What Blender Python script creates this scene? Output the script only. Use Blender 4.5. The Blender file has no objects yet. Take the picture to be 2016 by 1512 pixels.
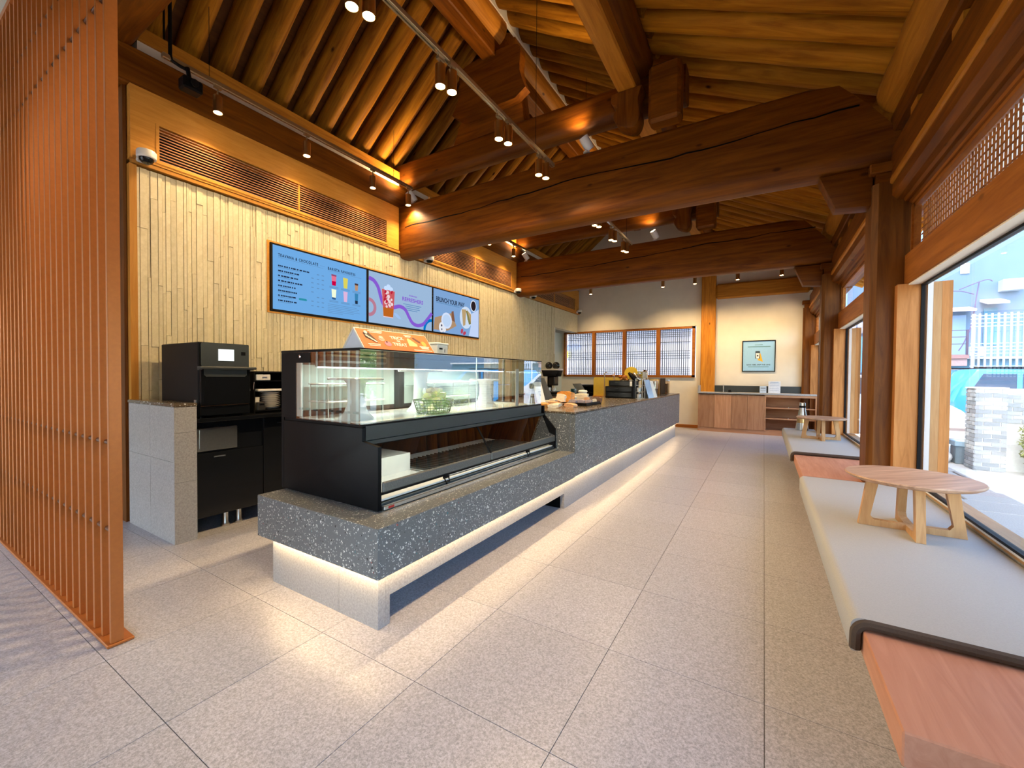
import bpy, bmesh, math, random
from mathutils import Vector, Matrix
random.seed(7)
PI = math.pi
C = bpy.context.scene.collection
sc = bpy.context.scene

# ------------------------------------------------------------------ camera
def make_camera():
    f, yaw, pit, rol = 817.4, .5452, .0197, .0081
    s, c = math.sin(yaw), math.cos(yaw)
    R = Vector((c, s, 0)); F = Vector((-s, c, 0)); Z = Vector((0, 0, 1))
    F2 = F*math.cos(pit) - Z*math.sin(pit); U = Z*math.cos(pit) + F*math.sin(pit)
    R2 = R*math.cos(rol) + U*math.sin(rol); U2 = U*math.cos(rol) - R*math.sin(rol)
    cd = bpy.data.cameras.new('camera')
    cd.sensor_fit = 'HORIZONTAL'; cd.sensor_width = 36; cd.lens = f/2016*36
    cd.clip_start = .02; cd.clip_end = 300
    o = bpy.data.objects.new('camera', cd); C.objects.link(o)
    m = Matrix((R2, U2, -F2)).transposed().to_4x4(); m.translation = (0, 0, 1.23)
    o.matrix_world = m
    sc.camera = o
make_camera()

# ------------------------------------------------------------------ world, sun, exposure
sc.view_settings.view_transform = 'Standard'; sc.view_settings.look = 'None'
sc.view_settings.gamma = 1; sc.view_settings.use_curve_mapping = False
sc.view_settings.exposure = 0.68
w = bpy.data.worlds.new('sky'); sc.world = w; w.use_nodes = True
nt = w.node_tree; nt.nodes.clear()
sky = nt.nodes.new('ShaderNodeTexSky'); sky.sky_type = 'NISHITA'; sky.sun_disc = False
sky.sun_elevation = math.radians(52); sky.sun_rotation = math.radians(200); sky.air_density = 1.0; sky.dust_density = 1.5
bg = nt.nodes.new('ShaderNodeBackground'); bg.inputs[1].default_value = .85
wo = nt.nodes.new('ShaderNodeOutputWorld')
nt.links.new(sky.outputs[0], bg.inputs[0]); nt.links.new(bg.outputs[0], wo.inputs[0])
sd = bpy.data.lights.new('sun', 'SUN'); sd.energy = 6.0; sd.angle = math.radians(.6); sd.color = (1, .95, .86)
so = bpy.data.objects.new('sun', sd); C.objects.link(so)
so.rotation_euler = Vector((-.31, .2, .92)).to_track_quat('Z', 'Y').to_euler()
try:
    cy = sc.cycles
    cy.max_bounces = 10; cy.diffuse_bounces = 5; cy.glossy_bounces = 4; cy.transmission_bounces = 6; cy.transparent_max_bounces = 24
    cy.caustics_reflective = False; cy.caustics_refractive = False; cy.sample_clamp_indirect = 6.0
    cy.use_denoising = True; cy.blur_glossy = .5
except Exception:
    pass
LAMP = (1.0, .70, .36)

# ------------------------------------------------------------------ materials
def nodes(name):
    m = bpy.data.materials.new(name); m.use_nodes = True
    n = m.node_tree.nodes; n.clear()
    out = n.new('ShaderNodeOutputMaterial')
    return m, n, m.node_tree.links, out
def mat(name, col, rough=.5, metal=0, spec=.5, emis=None, es=0, noise=.06, nscale=30, bump=0, alpha=None, coat=0):
    m, n, l, out = nodes(name)
    b = n.new('ShaderNodeBsdfPrincipled')
    b.inputs['Roughness'].default_value = rough; b.inputs['Metallic'].default_value = metal
    b.inputs['Specular IOR Level'].default_value = spec
    if coat: b.inputs['Coat Weight'].default_value = coat
    if noise:
        tc = n.new('ShaderNodeTexCoord'); nz = n.new('ShaderNodeTexNoise'); nz.inputs['Scale'].default_value = nscale; nz.inputs['Detail'].default_value = 3
        l.new(tc.outputs['Object'], nz.inputs['Vector'])
        mp = n.new('ShaderNodeMapRange'); mp.inputs[1].default_value = .3; mp.inputs[2].default_value = .7
        mp.inputs[3].default_value = 1-noise; mp.inputs[4].default_value = 1+noise
        l.new(nz.outputs[0], mp.inputs[0])
        hs = n.new('ShaderNodeHueSaturation'); hs.inputs['Color'].default_value = (*col, 1)
        l.new(mp.outputs[0], hs.inputs['Value']); l.new(hs.outputs[0], b.inputs['Base Color'])
        if bump:
            bp = n.new('ShaderNodeBump'); bp.inputs['Strength'].default_value = bump; bp.inputs['Distance'].default_value = .004
            l.new(nz.outputs[0], bp.inputs['Height']); l.new(bp.outputs[0], b.inputs['Normal'])
    else:
        b.inputs['Base Color'].default_value = (*col, 1)
    if emis: b.inputs['Emission Color'].default_value = (*emis, 1); b.inputs['Emission Strength'].default_value = es
    l.new(b.outputs[0], out.inputs[0])
    return m
def emit(name, col, s):
    m, n, l, out = nodes(name)
    e = n.new('ShaderNodeEmission'); e.inputs[0].default_value = (*col, 1); e.inputs[1].default_value = s
    l.new(e.outputs[0], out.inputs[0]); return m
def glass(name, tint=(1, 1, 1), rough=0.0, boost=1.0):
    m, n, l, out = nodes(name)
    t = n.new('ShaderNodeBsdfTransparent'); t.inputs[0].default_value = (*tint, 1)
    g = n.new('ShaderNodeBsdfGlossy'); g.inputs['Roughness'].default_value = rough
    fr = n.new('ShaderNodeFresnel'); fr.inputs[0].default_value = 1.45
    mu = n.new('ShaderNodeMath'); mu.operation = 'MULTIPLY'; mu.inputs[1].default_value = boost; mu.use_clamp = True
    mx = n.new('ShaderNodeMixShader')
    ge = n.new('ShaderNodeNewGeometry'); iv = n.new('ShaderNodeMath'); iv.operation = 'SUBTRACT'; iv.inputs[0].default_value = 1; l.new(ge.outputs['Backfacing'], iv.inputs[1])
    mb_ = n.new('ShaderNodeMath'); mb_.operation = 'MULTIPLY'; l.new(mu.outputs[0], mb_.inputs[0]); l.new(iv.outputs[0], mb_.inputs[1])   # only the outer face of a pane mirrors
    l.new(fr.outputs[0], mu.inputs[0]); l.new(mb_.outputs[0], mx.inputs[0]); l.new(t.outputs[0], mx.inputs[1]); l.new(g.outputs[0], mx.inputs[2]); l.new(mx.outputs[0], out.inputs[0])
    return m
def paper(name, col, dense=.55):
    m, n, l, out = nodes(name)
    t = n.new('ShaderNodeBsdfTranslucent'); t.inputs[0].default_value = (*col, 1)
    p = n.new('ShaderNodeBsdfTransparent'); p.inputs[0].default_value = (*col, 1)
    d = n.new('ShaderNodeBsdfDiffuse'); d.inputs[0].default_value = (*col, 1); m2 = n.new('ShaderNodeMixShader'); m2.inputs[0].default_value = .45
    l.new(t.outputs[0], m2.inputs[1]); l.new(d.outputs[0], m2.inputs[2])
    mx = n.new('ShaderNodeMixShader'); mx.inputs[0].default_value = dense
    l.new(p.outputs[0], mx.inputs[1]); l.new(m2.outputs[0], mx.inputs[2]); l.new(mx.outputs[0], out.inputs[0]); return m
def wood(name, c1, c2, axis='X', rough=.5, s=1.0, coat=0, knots=.0, bump=.25, spec=.22):
    m, n, l, out = nodes(name)
    b = n.new('ShaderNodeBsdfPrincipled'); b.inputs['Roughness'].default_value = rough; b.inputs['Specular IOR Level'].default_value = spec
    if coat: b.inputs['Coat Weight'].default_value = coat; b.inputs['Coat Roughness'].default_value = .25
    tc = n.new('ShaderNodeTexCoord'); oi = n.new('ShaderNodeObjectInfo')
    va = n.new('ShaderNodeVectorMath'); va.operation = 'ADD'
    cx = n.new('ShaderNodeCombineXYZ')
    mu = n.new('ShaderNodeMath'); mu.operation = 'MULTIPLY'; mu.inputs[1].default_value = 37
    l.new(oi.outputs['Random'], mu.inputs[0])
    for i in range(3): l.new(mu.outputs[0], cx.inputs[i])
    l.new(tc.outputs['Object'], va.inputs[0]); l.new(cx.outputs[0], va.inputs[1])
    mp = n.new('ShaderNodeMapping')
    sc3 = {'X': (.9, 11, 11), 'Y': (11, .9, 11), 'Z': (11, 11, .9)}[axis]
    mp.inputs['Scale'].default_value = [q*s for q in sc3]
    l.new(va.outputs[0], mp.inputs[0])
    nz = n.new('ShaderNodeTexNoise'); nz.inputs['Scale'].default_value = 1.6; nz.inputs['Detail'].default_value = 6; nz.inputs['Roughness'].default_value = .62; nz.inputs['Distortion'].default_value = .9
    l.new(mp.outputs[0], nz.inputs['Vector'])
    rp = n.new('ShaderNodeValToRGB'); e = rp.color_ramp.elements
    e[0].position = .32; e[0].color = (*c1, 1); e[1].position = .66; e[1].color = (*c2, 1)
    l.new(nz.outputs[0], rp.inputs[0])
    hs = n.new('ShaderNodeHueSaturation')
    mr = n.new('ShaderNodeMapRange'); mr.inputs[3].default_value = .82; mr.inputs[4].default_value = 1.16
    l.new(oi.outputs['Random'], mr.inputs[0]); l.new(mr.outputs[0], hs.inputs['Value']); l.new(rp.outputs[0], hs.inputs['Color'])
    last = hs.outputs[0]
    if knots:
        vo = n.new('ShaderNodeTexVoronoi'); vo.inputs['Scale'].default_value = 2.6
        m2 = n.new('ShaderNodeMapping'); m2.inputs['Scale'].default_value = {'X': (.7, 1.5, 1.5), 'Y': (1.5, .7, 1.5), 'Z': (1.5, 1.5, .7)}[axis]
        l.new(va.outputs[0], m2.inputs[0]); l.new(m2.outputs[0], vo.inputs['Vector'])
        r2 = n.new('ShaderNodeMapRange'); r2.inputs[1].default_value = .035; r2.inputs[2].default_value = .075; r2.inputs[3].default_value = knots; r2.inputs[4].default_value = 0
        l.new(vo.outputs['Distance'], r2.inputs[0])
        mx = n.new('ShaderNodeMix'); mx.data_type = 'RGBA'; mx.inputs[7].default_value = (c1[0]*.12, c1[1]*.1, c1[2]*.1, 1)
        l.new(r2.outputs[0], mx.inputs[0]); l.new(last, mx.inputs[6]); last = mx.outputs[2]
    l.new(last, b.inputs['Base Color'])
    bp = n.new('ShaderNodeBump'); bp.inputs['Strength'].default_value = bump; bp.inputs['Distance'].default_value = .004
    l.new(nz.outputs[0], bp.inputs['Height']); l.new(bp.outputs[0], b.inputs['Normal'])
    l.new(b.outputs[0], out.inputs[0]); return m
def terrazzo(name, base, scale=62, rough=.3, amount=.5):
    m, n, l, out = nodes(name)
    b = n.new('ShaderNodeBsdfPrincipled'); b.inputs['Roughness'].default_value = rough
    tc = n.new('ShaderNodeTexCoord')
    nz0 = n.new('ShaderNodeTexNoise'); nz0.inputs['Scale'].default_value = 25; l.new(tc.outputs['Object'], nz0.inputs['Vector'])
    vm = n.new('ShaderNodeVectorMath'); vm.operation = 'MULTIPLY_ADD'; vm.inputs[1].default_value = (.02,)*3
    l.new(nz0.outputs['Color'], vm.inputs[0]); l.new(tc.outputs['Object'], vm.inputs[2])
    prev = None
    base_rgb = n.new('ShaderNodeRGB'); base_rgb.outputs[0].default_value = (*base, 1); prev = base_rgb.outputs[0]
    for k, (scl, thr, am) in enumerate(((scale, .30, amount), (scale*2.1, .34, amount*.9))):
        vo = n.new('ShaderNodeTexVoronoi'); vo.inputs['Scale'].default_value = scl; l.new(vm.outputs[0], vo.inputs['Vector'])
        sp = n.new('ShaderNodeSeparateColor'); l.new(vo.outputs['Color'], sp.inputs[0])
        mt = n.new('ShaderNodeMath'); mt.operation = 'MULTIPLY'; mt.inputs[1].default_value = thr*1.5; l.new(sp.outputs[2], mt.inputs[0])
        lt = n.new('ShaderNodeMath'); lt.operation = 'LESS_THAN'; l.new(vo.outputs['Distance'], lt.inputs[0]); l.new(mt.outputs[0], lt.inputs[1])
        gt = n.new('ShaderNodeMath'); gt.operation = 'LESS_THAN'; gt.inputs[1].default_value = am; l.new(sp.outputs[0], gt.inputs[0])
        an = n.new('ShaderNodeMath'); an.operation = 'MULTIPLY'; l.new(lt.outputs[0], an.inputs[0]); l.new(gt.outputs[0], an.inputs[1])
        rp = n.new('ShaderNodeValToRGB'); rp.color_ramp.interpolation = 'CONSTANT'
        el = rp.color_ramp.elements; el[0].color = (.72, .72, .68, 1); el[1].position = .55; el[1].color = (.42, .43, .42, 1)
        for p, cc in ((.78, (.03, .03, .03, 1)), (.9, (.62, .64, .6, 1)), (.965, (.05, .2, .22, 1)), (.985, (.38, .08, .06, 1))):
            x = el.new(p); x.color = cc
        l.new(sp.outputs[1], rp.inputs[0])
        mx = n.new('ShaderNodeMix'); mx.data_type = 'RGBA'; l.new(an.outputs[0], mx.inputs[0]); l.new(prev, mx.inputs[6]); l.new(rp.outputs[0], mx.inputs[7]); prev = mx.outputs[2]
    l.new(prev, b.inputs['Base Color']); l.new(b.outputs[0], out.inputs[0]); return m
def speckle(name, c1, c2, scale=170, rough=.45, var=.05, bump=.08):
    m, n, l, out = nodes(name)
    b = n.new('ShaderNodeBsdfPrincipled'); b.inputs['Roughness'].default_value = rough
    tc = n.new('ShaderNodeTexCoord'); nz = n.new('ShaderNodeTexNoise'); nz.inputs['Scale'].default_value = scale; nz.inputs['Detail'].default_value = 4; nz.inputs['Roughness'].default_value = .8
    l.new(tc.outputs['Object'], nz.inputs['Vector'])
    rp = n.new('ShaderNodeValToRGB'); e = rp.color_ramp.elements; e[0].position = .38; e[0].color = (*c1, 1); e[1].position = .64; e[1].color = (*c2, 1)
    l.new(nz.outputs[0], rp.inputs[0])
    oi = n.new('ShaderNodeObjectInfo'); mr = n.new('ShaderNodeMapRange'); mr.inputs[3].default_value = 1-var; mr.inputs[4].default_value = 1+var; l.new(oi.outputs['Random'], mr.inputs[0])
    hs = n.new('ShaderNodeHueSaturation'); l.new(mr.outputs[0], hs.inputs['Value']); l.new(rp.outputs[0], hs.inputs['Color']); l.new(hs.outputs[0], b.inputs['Base Color'])
    bp = n.new('ShaderNodeBump'); bp.inputs['Strength'].default_value = bump; bp.inputs['Distance'].default_value = .002; l.new(nz.outputs[0], bp.inputs['Height']); l.new(bp.outputs[0], b.inputs['Normal'])
    l.new(b.outputs[0], out.inputs[0]); return m

M = {}
BEAM1, BEAM2 = (.10, .025, .001), (.225, .067, .003)
for ax in 'XYZ':
    M['beam'+ax] = wood('beam_wood_'+ax, BEAM1, BEAM2, ax, .5, knots=.7)
    M['gold'+ax] = wood('golden_wood_'+ax, (.34, .115, .010), (.56, .225, .024), ax, .5, knots=.8)
    M['panel'+ax] = wood('panel_wood_'+ax, (.50, .205, .028), (.62, .285, .05), ax, .5, s=1.6, bump=.08)
    M['frame'+ax] = wood('frame_wood_'+ax, (.24, .072, .010), (.40, .14, .022), ax, .5, knots=.5)
    M['cab'+ax] = wood('cabinet_wood_'+ax, (.42, .19, .09), (.56, .29, .15), ax, .55, s=1.3, bump=.05)
    M['oak'+ax] = wood('oak_'+ax, (.46, .24, .10), (.62, .37, .17), ax, .5, s=1.5, bump=.1)
    M['walnut'+ax] = wood('walnut_'+ax, (.33, .18, .11), (.58, .37, .24), ax, .4, s=1.2, bump=.1)
M['jambZ'] = wood('jamb_wood_Z', (.36, .14, .035), (.54, .235, .07), 'Z', .5, s=1.3)
M['rafter_lit'] = wood('rafter_log_lit', (.27, .085, .004), (.56, .22, .014), 'X', .6, knots=.95, spec=.08)  # paler copy of the rafter wood; warm light on this slope put into it
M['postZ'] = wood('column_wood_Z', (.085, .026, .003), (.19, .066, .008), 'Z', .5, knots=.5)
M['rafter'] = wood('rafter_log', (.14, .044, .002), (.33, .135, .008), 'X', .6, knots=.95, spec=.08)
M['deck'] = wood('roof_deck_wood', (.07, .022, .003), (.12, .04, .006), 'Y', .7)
M['plaster'] = mat('plaster', (.72, .66, .56), .9, noise=.03, nscale=8)
M['whitewall'] = mat('wall_paint', (.76, .69, .57), .9, noise=.03, nscale=5)
M['tile'] = speckle('floor_stone', (.305, .30, .325), (.605, .595, .645), 120, .33, .035)
M['grout'] = mat('floor_grout', (.13, .12, .11), .9)
M['pillar_stone'] = speckle('grey_stone', (.30, .29, .28), (.44, .43, .42), 90, .6, .04)
M['strip'] = speckle('bamboo_strip', (.60, .525, .335), (.70, .625, .44), 14, .62, .09, .15)
M['stripback'] = mat('strip_backing', (.16, .11, .05), .9)
M['copper'] = mat('copper_paint', (.46, .145, .030), .36, .3, noise=.05, nscale=60)
M['terrazzo'] = terrazzo('terrazzo', (.15, .16, .163))
M['black'] = mat('black_metal', (.005, .005, .006), .45, spec=.12, noise=.0)
M['blackgloss'] = mat('black_gloss', (.007, .008, .010), .15, spec=.3, noise=0)
M['darkgrey'] = mat('dark_grey', (.035, .042, .043), .42, noise=.05)
M['steel'] = mat('brushed_steel', (.62, .62, .6), .28, 1, noise=.05, nscale=80)
M['chrome'] = mat('chrome', (.8, .8, .8), .12, 1, noise=0)
M['brass'] = mat('brass', (.62, .40, .17), .3, 1, noise=0)
M['bronze'] = mat('bronze_track', (.42, .30, .16), .38, .8, noise=0)
M['white'] = mat('white_plastic', (.78, .77, .74), .4, noise=0)
M['ivory'] = mat('ivory_glaze', (.82, .80, .76), .15, noise=.02)
M['cushion'] = mat('grey_fabric', (.41, .405, .385), .9, noise=.05, nscale=220, bump=.25)
M['cushionedge'] = mat('brown_piping', (.075, .052, .036), .9, noise=.08, nscale=200, bump=.2)
M['bench'] = wood('bench_wood', (.46, .20, .115), (.56, .27, .165), 'Y', .5, s=1.5, bump=.06)
M['glass'] = glass('window_glass', (.97, .985, .98), 0, 1.0)
M['caseglass'] = glass('case_glass', (.93, .97, .955), 0, 5.0)
M['paperlit'] = paper('transom_paper', (.95, .94, .92), .92)
M['doorreflect'] = mat('door_reflection_tone', (.60, .68, .63), .12, spec=.6, noise=0)  # bright reflections in the rear glass doors put into this pale green
M['paper'] = paper('lattice_paper', (.80, .80, .82))
M['ledw'] = emit('warm_led', (1, .66, .36), 4)
M['ledcool'] = emit('cool_led', (.92, 1, .96), 5)
M['bulb'] = emit('bulb_glow', (1, .72, .36), 30)
M['gold'] = mat('yellow_tray', (.52, .36, .02), .4, noise=.04)
M['orange'] = mat('orange_print', (.74, .15, .025), .5, noise=.04, nscale=8)
M['galv'] = mat('galvanised', (.20, .21, .21), .42, .7, noise=.15, nscale=120)
M['dowel'] = mat('shaded_dowel', (.10, .03, .008), .5, noise=0)  # darker than the copper: shade between the slats put into the colour
M['wire'] = mat('dark_wire', (.06, .045, .03), .4, .6, noise=0)

# ------------------------------------------------------------------ mesh helper
class MB:
    def __init__(s): s.bm = bmesh.new()
    def box(s, x0, x1, y0, y1, z0, z1, bev=0, seg=1):
        bm = s.bm if not bev else bmesh.new()
        v = [bm.verts.new((x, y, z)) for z in (z0, z1) for y in (y0, y1) for x in (x0, x1)]
        for a in ((0, 2, 3, 1), (4, 5, 7, 6), (0, 1, 5, 4), (2, 6, 7, 3), (0, 4, 6, 2), (1, 3, 7, 5)): bm.faces.new([v[i] for i in a])
        if bev:
            bmesh.ops.bevel(bm, geom=bm.edges[:], offset=bev, segments=seg, affect='EDGES', profile=.5)
            s.merge(bm)
        return s
    def merge(s, bm, mtx=None):
        me = bpy.data.meshes.new('t'); 
        if mtx: bmesh.ops.transform(bm, matrix=mtx, verts=bm.verts)
        bm.to_mesh(me); bm.free(); s.bm.from_mesh(me); bpy.data.meshes.remove(me); return s
    def face(s, pts):
        s.bm.faces.new([s.bm.verts.new(p) for p in pts]); return s
    def cyl(s, p0, p1, r0, r1=None, n=16, caps=True):
        p0, p1 = Vector(p0), Vector(p1); r1 = r0 if r1 is None else r1
        d = (p1-p0).normalized(); a = d.orthogonal().normalized(); b = d.cross(a)
        A = []; B = []
        for i in range(n):
            t = 2*PI*i/n; u = a*math.cos(t)+b*math.sin(t)
            A.append(s.bm.verts.new(p0+u*r0)); B.append(s.bm.verts.new(p1+u*r1))
        for i in range(n): s.bm.faces.new((A[i], A[(i+1) % n], B[(i+1) % n], B[i]))
        if caps: s.bm.faces.new(A[::-1]); s.bm.faces.new(B)
        return s
    def tube(s, pts, r, n=8, closed=False):
        pts = [Vector(p) for p in pts]; N = len(pts); rings = []
        prev = None
        for i in range(N):
            if closed: t = (pts[(i+1) % N]-pts[i-1])
            else: t = pts[min(i+1, N-1)]-pts[max(i-1, 0)]
            t.normalize()
            a = t.orthogonal().normalized() if prev is None else (prev-t*prev.dot(t)).normalized()
            prev = a; b = t.cross(a)
            rings.append([s.bm.verts.new(pts[i]+(a*math.cos(2*PI*k/n)+b*math.sin(2*PI*k/n))*r) for k in range(n)])
        for i in range(N if closed else N-1):
            A, B = rings[i], rings[(i+1) % N]
            for k in range(n): s.bm.faces.new((A[k], A[(k+1) % n], B[(k+1) % n], B[k]))
        if not closed: s.bm.faces.new(rings[0][::-1]); s.bm.faces.new(rings[-1])
        return s
    def lathe(s, prof, c=(0, 0, 0), n=24, mtx=None):
        bm = s.bm if not mtx else bmesh.new()
        c = Vector(c); rings = []
        for r, z in prof:
            if r < 1e-5: rings.append([bm.verts.new(c+Vector((0, 0, z)))])
            else: rings.append([bm.verts.new(c+Vector((r*math.cos(2*PI*k/n), r*math.sin(2*PI*k/n), z))) for k in range(n)])
        for A, B in zip(rings, rings[1:]):
            for k in range(n):
                q = [A[k % len(A)], A[(k+1) % len(A)], B[(k+1) % len(B)], B[k % len(B)]]
                q = list(dict.fromkeys(q))
                if len(q) > 2:
                    try: bm.faces.new(q)
                    except ValueError: pass
        if mtx: s.merge(bm, mtx)
        return s
    def prism(s, poly, axis, a0, a1, bev=0):
        bm = s.bm if not bev else bmesh.new()
        def P(u, v, a): return {'X': (a, u, v), 'Y': (u, a, v), 'Z': (u, v, a)}[axis]
        A = [bm.verts.new(P(u, v, a0)) for u, v in poly]; B = [bm.verts.new(P(u, v, a1)) for u, v in poly]
        n = len(poly)
        for i in range(n): bm.faces.new((A[i], A[(i+1) % n], B[(i+1) % n], B[i]))
        bm.faces.new(A[::-1]); bm.faces.new(B)
        if bev:
            bmesh.ops.recalc_face_normals(bm, faces=bm.faces[:])
            bmesh.ops.bevel(bm, geom=bm.edges[:], offset=bev, segments=2, affect='EDGES', profile=.5); s.merge(bm)
        return s
    def sphere(s, c, r, n=12, sz=1.0):
        prof = [(r*math.sin(PI*i/n), -r*sz*math.cos(PI*i/n)) for i in range(n+1)]
        prof[0] = (0, -r*sz); prof[-1] = (0, r*sz)
        return s.lathe(prof, c, n*2)
    def build(s, name, m, parent=None, smooth=35, origin=None, noise=0):
        bm = s.bm; bmesh.ops.recalc_face_normals(bm, faces=bm.faces[:])
        me = bpy.data.meshes.new(name)
        xs = [v.co for v in bm.verts]
        if origin is None:
            lo = [min(v[i] for v in xs) for i in range(3)]; hi = [max(v[i] for v in xs) for i in range(3)]
            origin = Vector(((lo[0]+hi[0])/2, (lo[1]+hi[1])/2, lo[2]))
        origin = Vector(origin)
        bmesh.ops.translate(bm, vec=-origin, verts=bm.verts)
        bm.to_mesh(me); bm.free()
        if smooth:
            me.shade_smooth(); me.set_sharp_from_angle(angle=math.radians(smooth))
        me.materials.append(m)
        o = bpy.data.objects.new(name, me); C.objects.link(o)
        return place(o, origin, parent)
W = {}
def place(o, origin, parent=None):
    W[o.name] = Vector(origin)
    if parent is not None: o.parent = parent; o.location = Vector(origin)-W[parent.name]
    else: o.location = origin
    return o
def B(name, m, parent, *a, **k):       # one box as one object
    sm = k.pop('smooth', 35)
    return MB().box(*a, **k).build(name, m, parent, smooth=sm)
def tag(o, label, cat=None, group=None, kind=None):
    if label: o['label'] = label
    if cat: o['category'] = cat
    if group: o['group'] = group
    if kind: o['kind'] = kind
    return o
def thing(name, label, cat, loc, group=None, kind=None):
    o = bpy.data.objects.new(name, None); o.empty_display_size = .05; C.objects.link(o); place(o, loc)
    return tag(o, label, cat, group, kind)
def inst(src, name, loc, parent, rot=None, scale=None):   # shares mesh data
    o = bpy.data.objects.new(name, src.data); C.objects.link(o); place(o, loc, parent)
    if rot: o.rotation_euler = rot
    if scale: o.scale = scale
    return o
def copy_tree(o, loc=None, rz=None, label=None, parent=None):
    c = o.copy(); C.objects.link(c)
    if parent is not None: c.parent = parent
    if loc is not None: c.location = loc; W[c.name] = Vector(loc)
    if rz is not None: c.rotation_euler = (0, 0, rz)
    if label: c['label'] = label
    for ch in list(o.children): copy_tree(ch, parent=c)
    return c
def text(name, body, size, M4, m, parent, width=None, align='LEFT', sx=1.0, spacing=1.0, bold=.022):
    cu = bpy.data.curves.new(name, 'FONT'); cu.body = body; cu.size = size; cu.align_x = align; cu.extrude = .0006; cu.offset = size*bold; cu.space_character = spacing
    t = bpy.data.objects.new('tmp', cu); C.objects.link(t)
    bpy.context.view_layer.update()
    me = bpy.data.meshes.new_from_object(t.evaluated_get(bpy.context.evaluated_depsgraph_get()))
    bpy.data.objects.remove(t)
    if width and len(me.vertices):
        xs = [v.co.x for v in me.vertices]; sx = width/(max(xs)-min(xs))
    me.transform(M4 @ Matrix.Diagonal((sx, 1, 1, 1)))
    me.materials.clear(); me.materials.append(m)
    org = Vector(M4.translation); me.transform(Matrix.Translation(-org))
    o = bpy.data.objects.new(name, me); C.objects.link(o)
    return place(o, org, parent)
class Panel:      # flat local frame: a to the right, b up, c out of the surface
    def __init__(s, o, u, v): s.o = Vector(o); s.u = Vector(u).normalized(); s.v = Vector(v).normalized(); s.n = s.u.cross(s.v)
    def p(s, a, b, c=.002): return s.o+s.u*a+s.v*b+s.n*c
    def mtx(s, a, b, c=.003):
        m = Matrix((s.u, s.v, s.n)).transposed().to_4x4(); m.translation = s.p(a, b, c); return m
    def rects(s, L, c=.002):
        mb = MB()
        for a0, a1, b0, b1 in L: s.poly(mb, [(a0, b0), (a1, b0), (a1, b1), (a0, b1)], c)
        return mb
    def poly(s, mb, P, c=.002, th=.0015):
        A = [mb.bm.verts.new(s.p(a, b, c)) for a, b in P]; Bv = [mb.bm.verts.new(s.p(a, b, c+th)) for a, b in P]
        n = len(P)
        mb.bm.faces.new(Bv); mb.bm.faces.new(A[::-1])
        for i in range(n): mb.bm.faces.new((A[i], A[(i+1) % n], Bv[(i+1) % n], Bv[i]))
        return mb
    def disc(s, mb, a, b, r, c=.002, ry=None, n=20, rot=0):
        ry = ry or r
        return s.poly(mb, [(a+r*math.cos(2*PI*k/n)*math.cos(rot)-ry*math.sin(2*PI*k/n)*math.sin(rot), b+r*math.cos(2*PI*k/n)*math.sin(rot)+ry*math.sin(2*PI*k/n)*math.cos(rot)) for k in range(n)], c)
    def ribbon(s, mb, pts, wd, c=.002):
        pts = [Vector(q) for q in pts]; L = []; Rr = []
        for i, q in enumerate(pts):
            t = pts[min(i+1, len(pts)-1)]-pts[max(i-1, 0)]; nrm = Vector((-t.y, t.x)).normalized()*wd/2
            L.append(q+nrm); Rr.append(q-nrm)
        for i in range(len(pts)-1): s.poly(mb, [L[i], Rr[i], Rr[i+1], L[i+1]], c)
        return mb
def spline(P, n=8):
    P = [Vector(p) for p in P]; P = [P[0]]+P+[P[-1]]; out = []
    for i in range(1, len(P)-2):
        for k in range(n):
            t = k/n; a, b, c, d = P[i-1:i+3]
            out.append(.5*((2*b)+(c-a)*t+(2*a-5*b+4*c-d)*t*t+(3*b-a-3*c+d)*t**3))
    out.append(P[-2]); return out

# ------------------------------------------------------------------ floor of stone tiles
WX0, WX1, WY0, WY1 = -7.0, 1.0, -3.0, 10.9
floor = B('floor', M['grout'], None, WX0, WX1+.12, WY0, WY1+.1, -.08, -.003)
tag(floor, 'stone tiled cafe floor with thin dark joints', 'floor', kind='structure')
tsrc = None
for i in range(-10, 2):
    for j in range(-5, 15):
        x0, x1 = .022+.6*i, .622+.6*i; y0, y1 = 1.813+.606*j, 2.419+.606*j
        x1c = min(x1, WX1-.01); y1c = min(y1, WY1-.01)
        g = .0013
        if x1c == x1 and y1c == y1 and tsrc is not None:
            inst(tsrc, 'tile', ((x0+x1)/2, (y0+y1)/2, -.012), floor, rot=(0, 0, random.choice((0, PI))))
        else:
            o = B('tile', M['tile'], floor, x0+g, x1c-g, y0+g, y1c-g, -.012, 0)
            if x1c == x1 and y1c == y1 and tsrc is None: tsrc = o

# ------------------------------------------------------------------ walls
def S(name, m, label, cat, *a, **k):
    return tag(B(name, m, None, *a, **k), label, cat, kind='structure')
wl = S('wall_left', M['stripback'], 'left wall clad in narrow pale bamboo-like strips behind the menu screens', 'wall', -4.62, -4.452, 1.30, 9.34, 0, 2.93)
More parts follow.
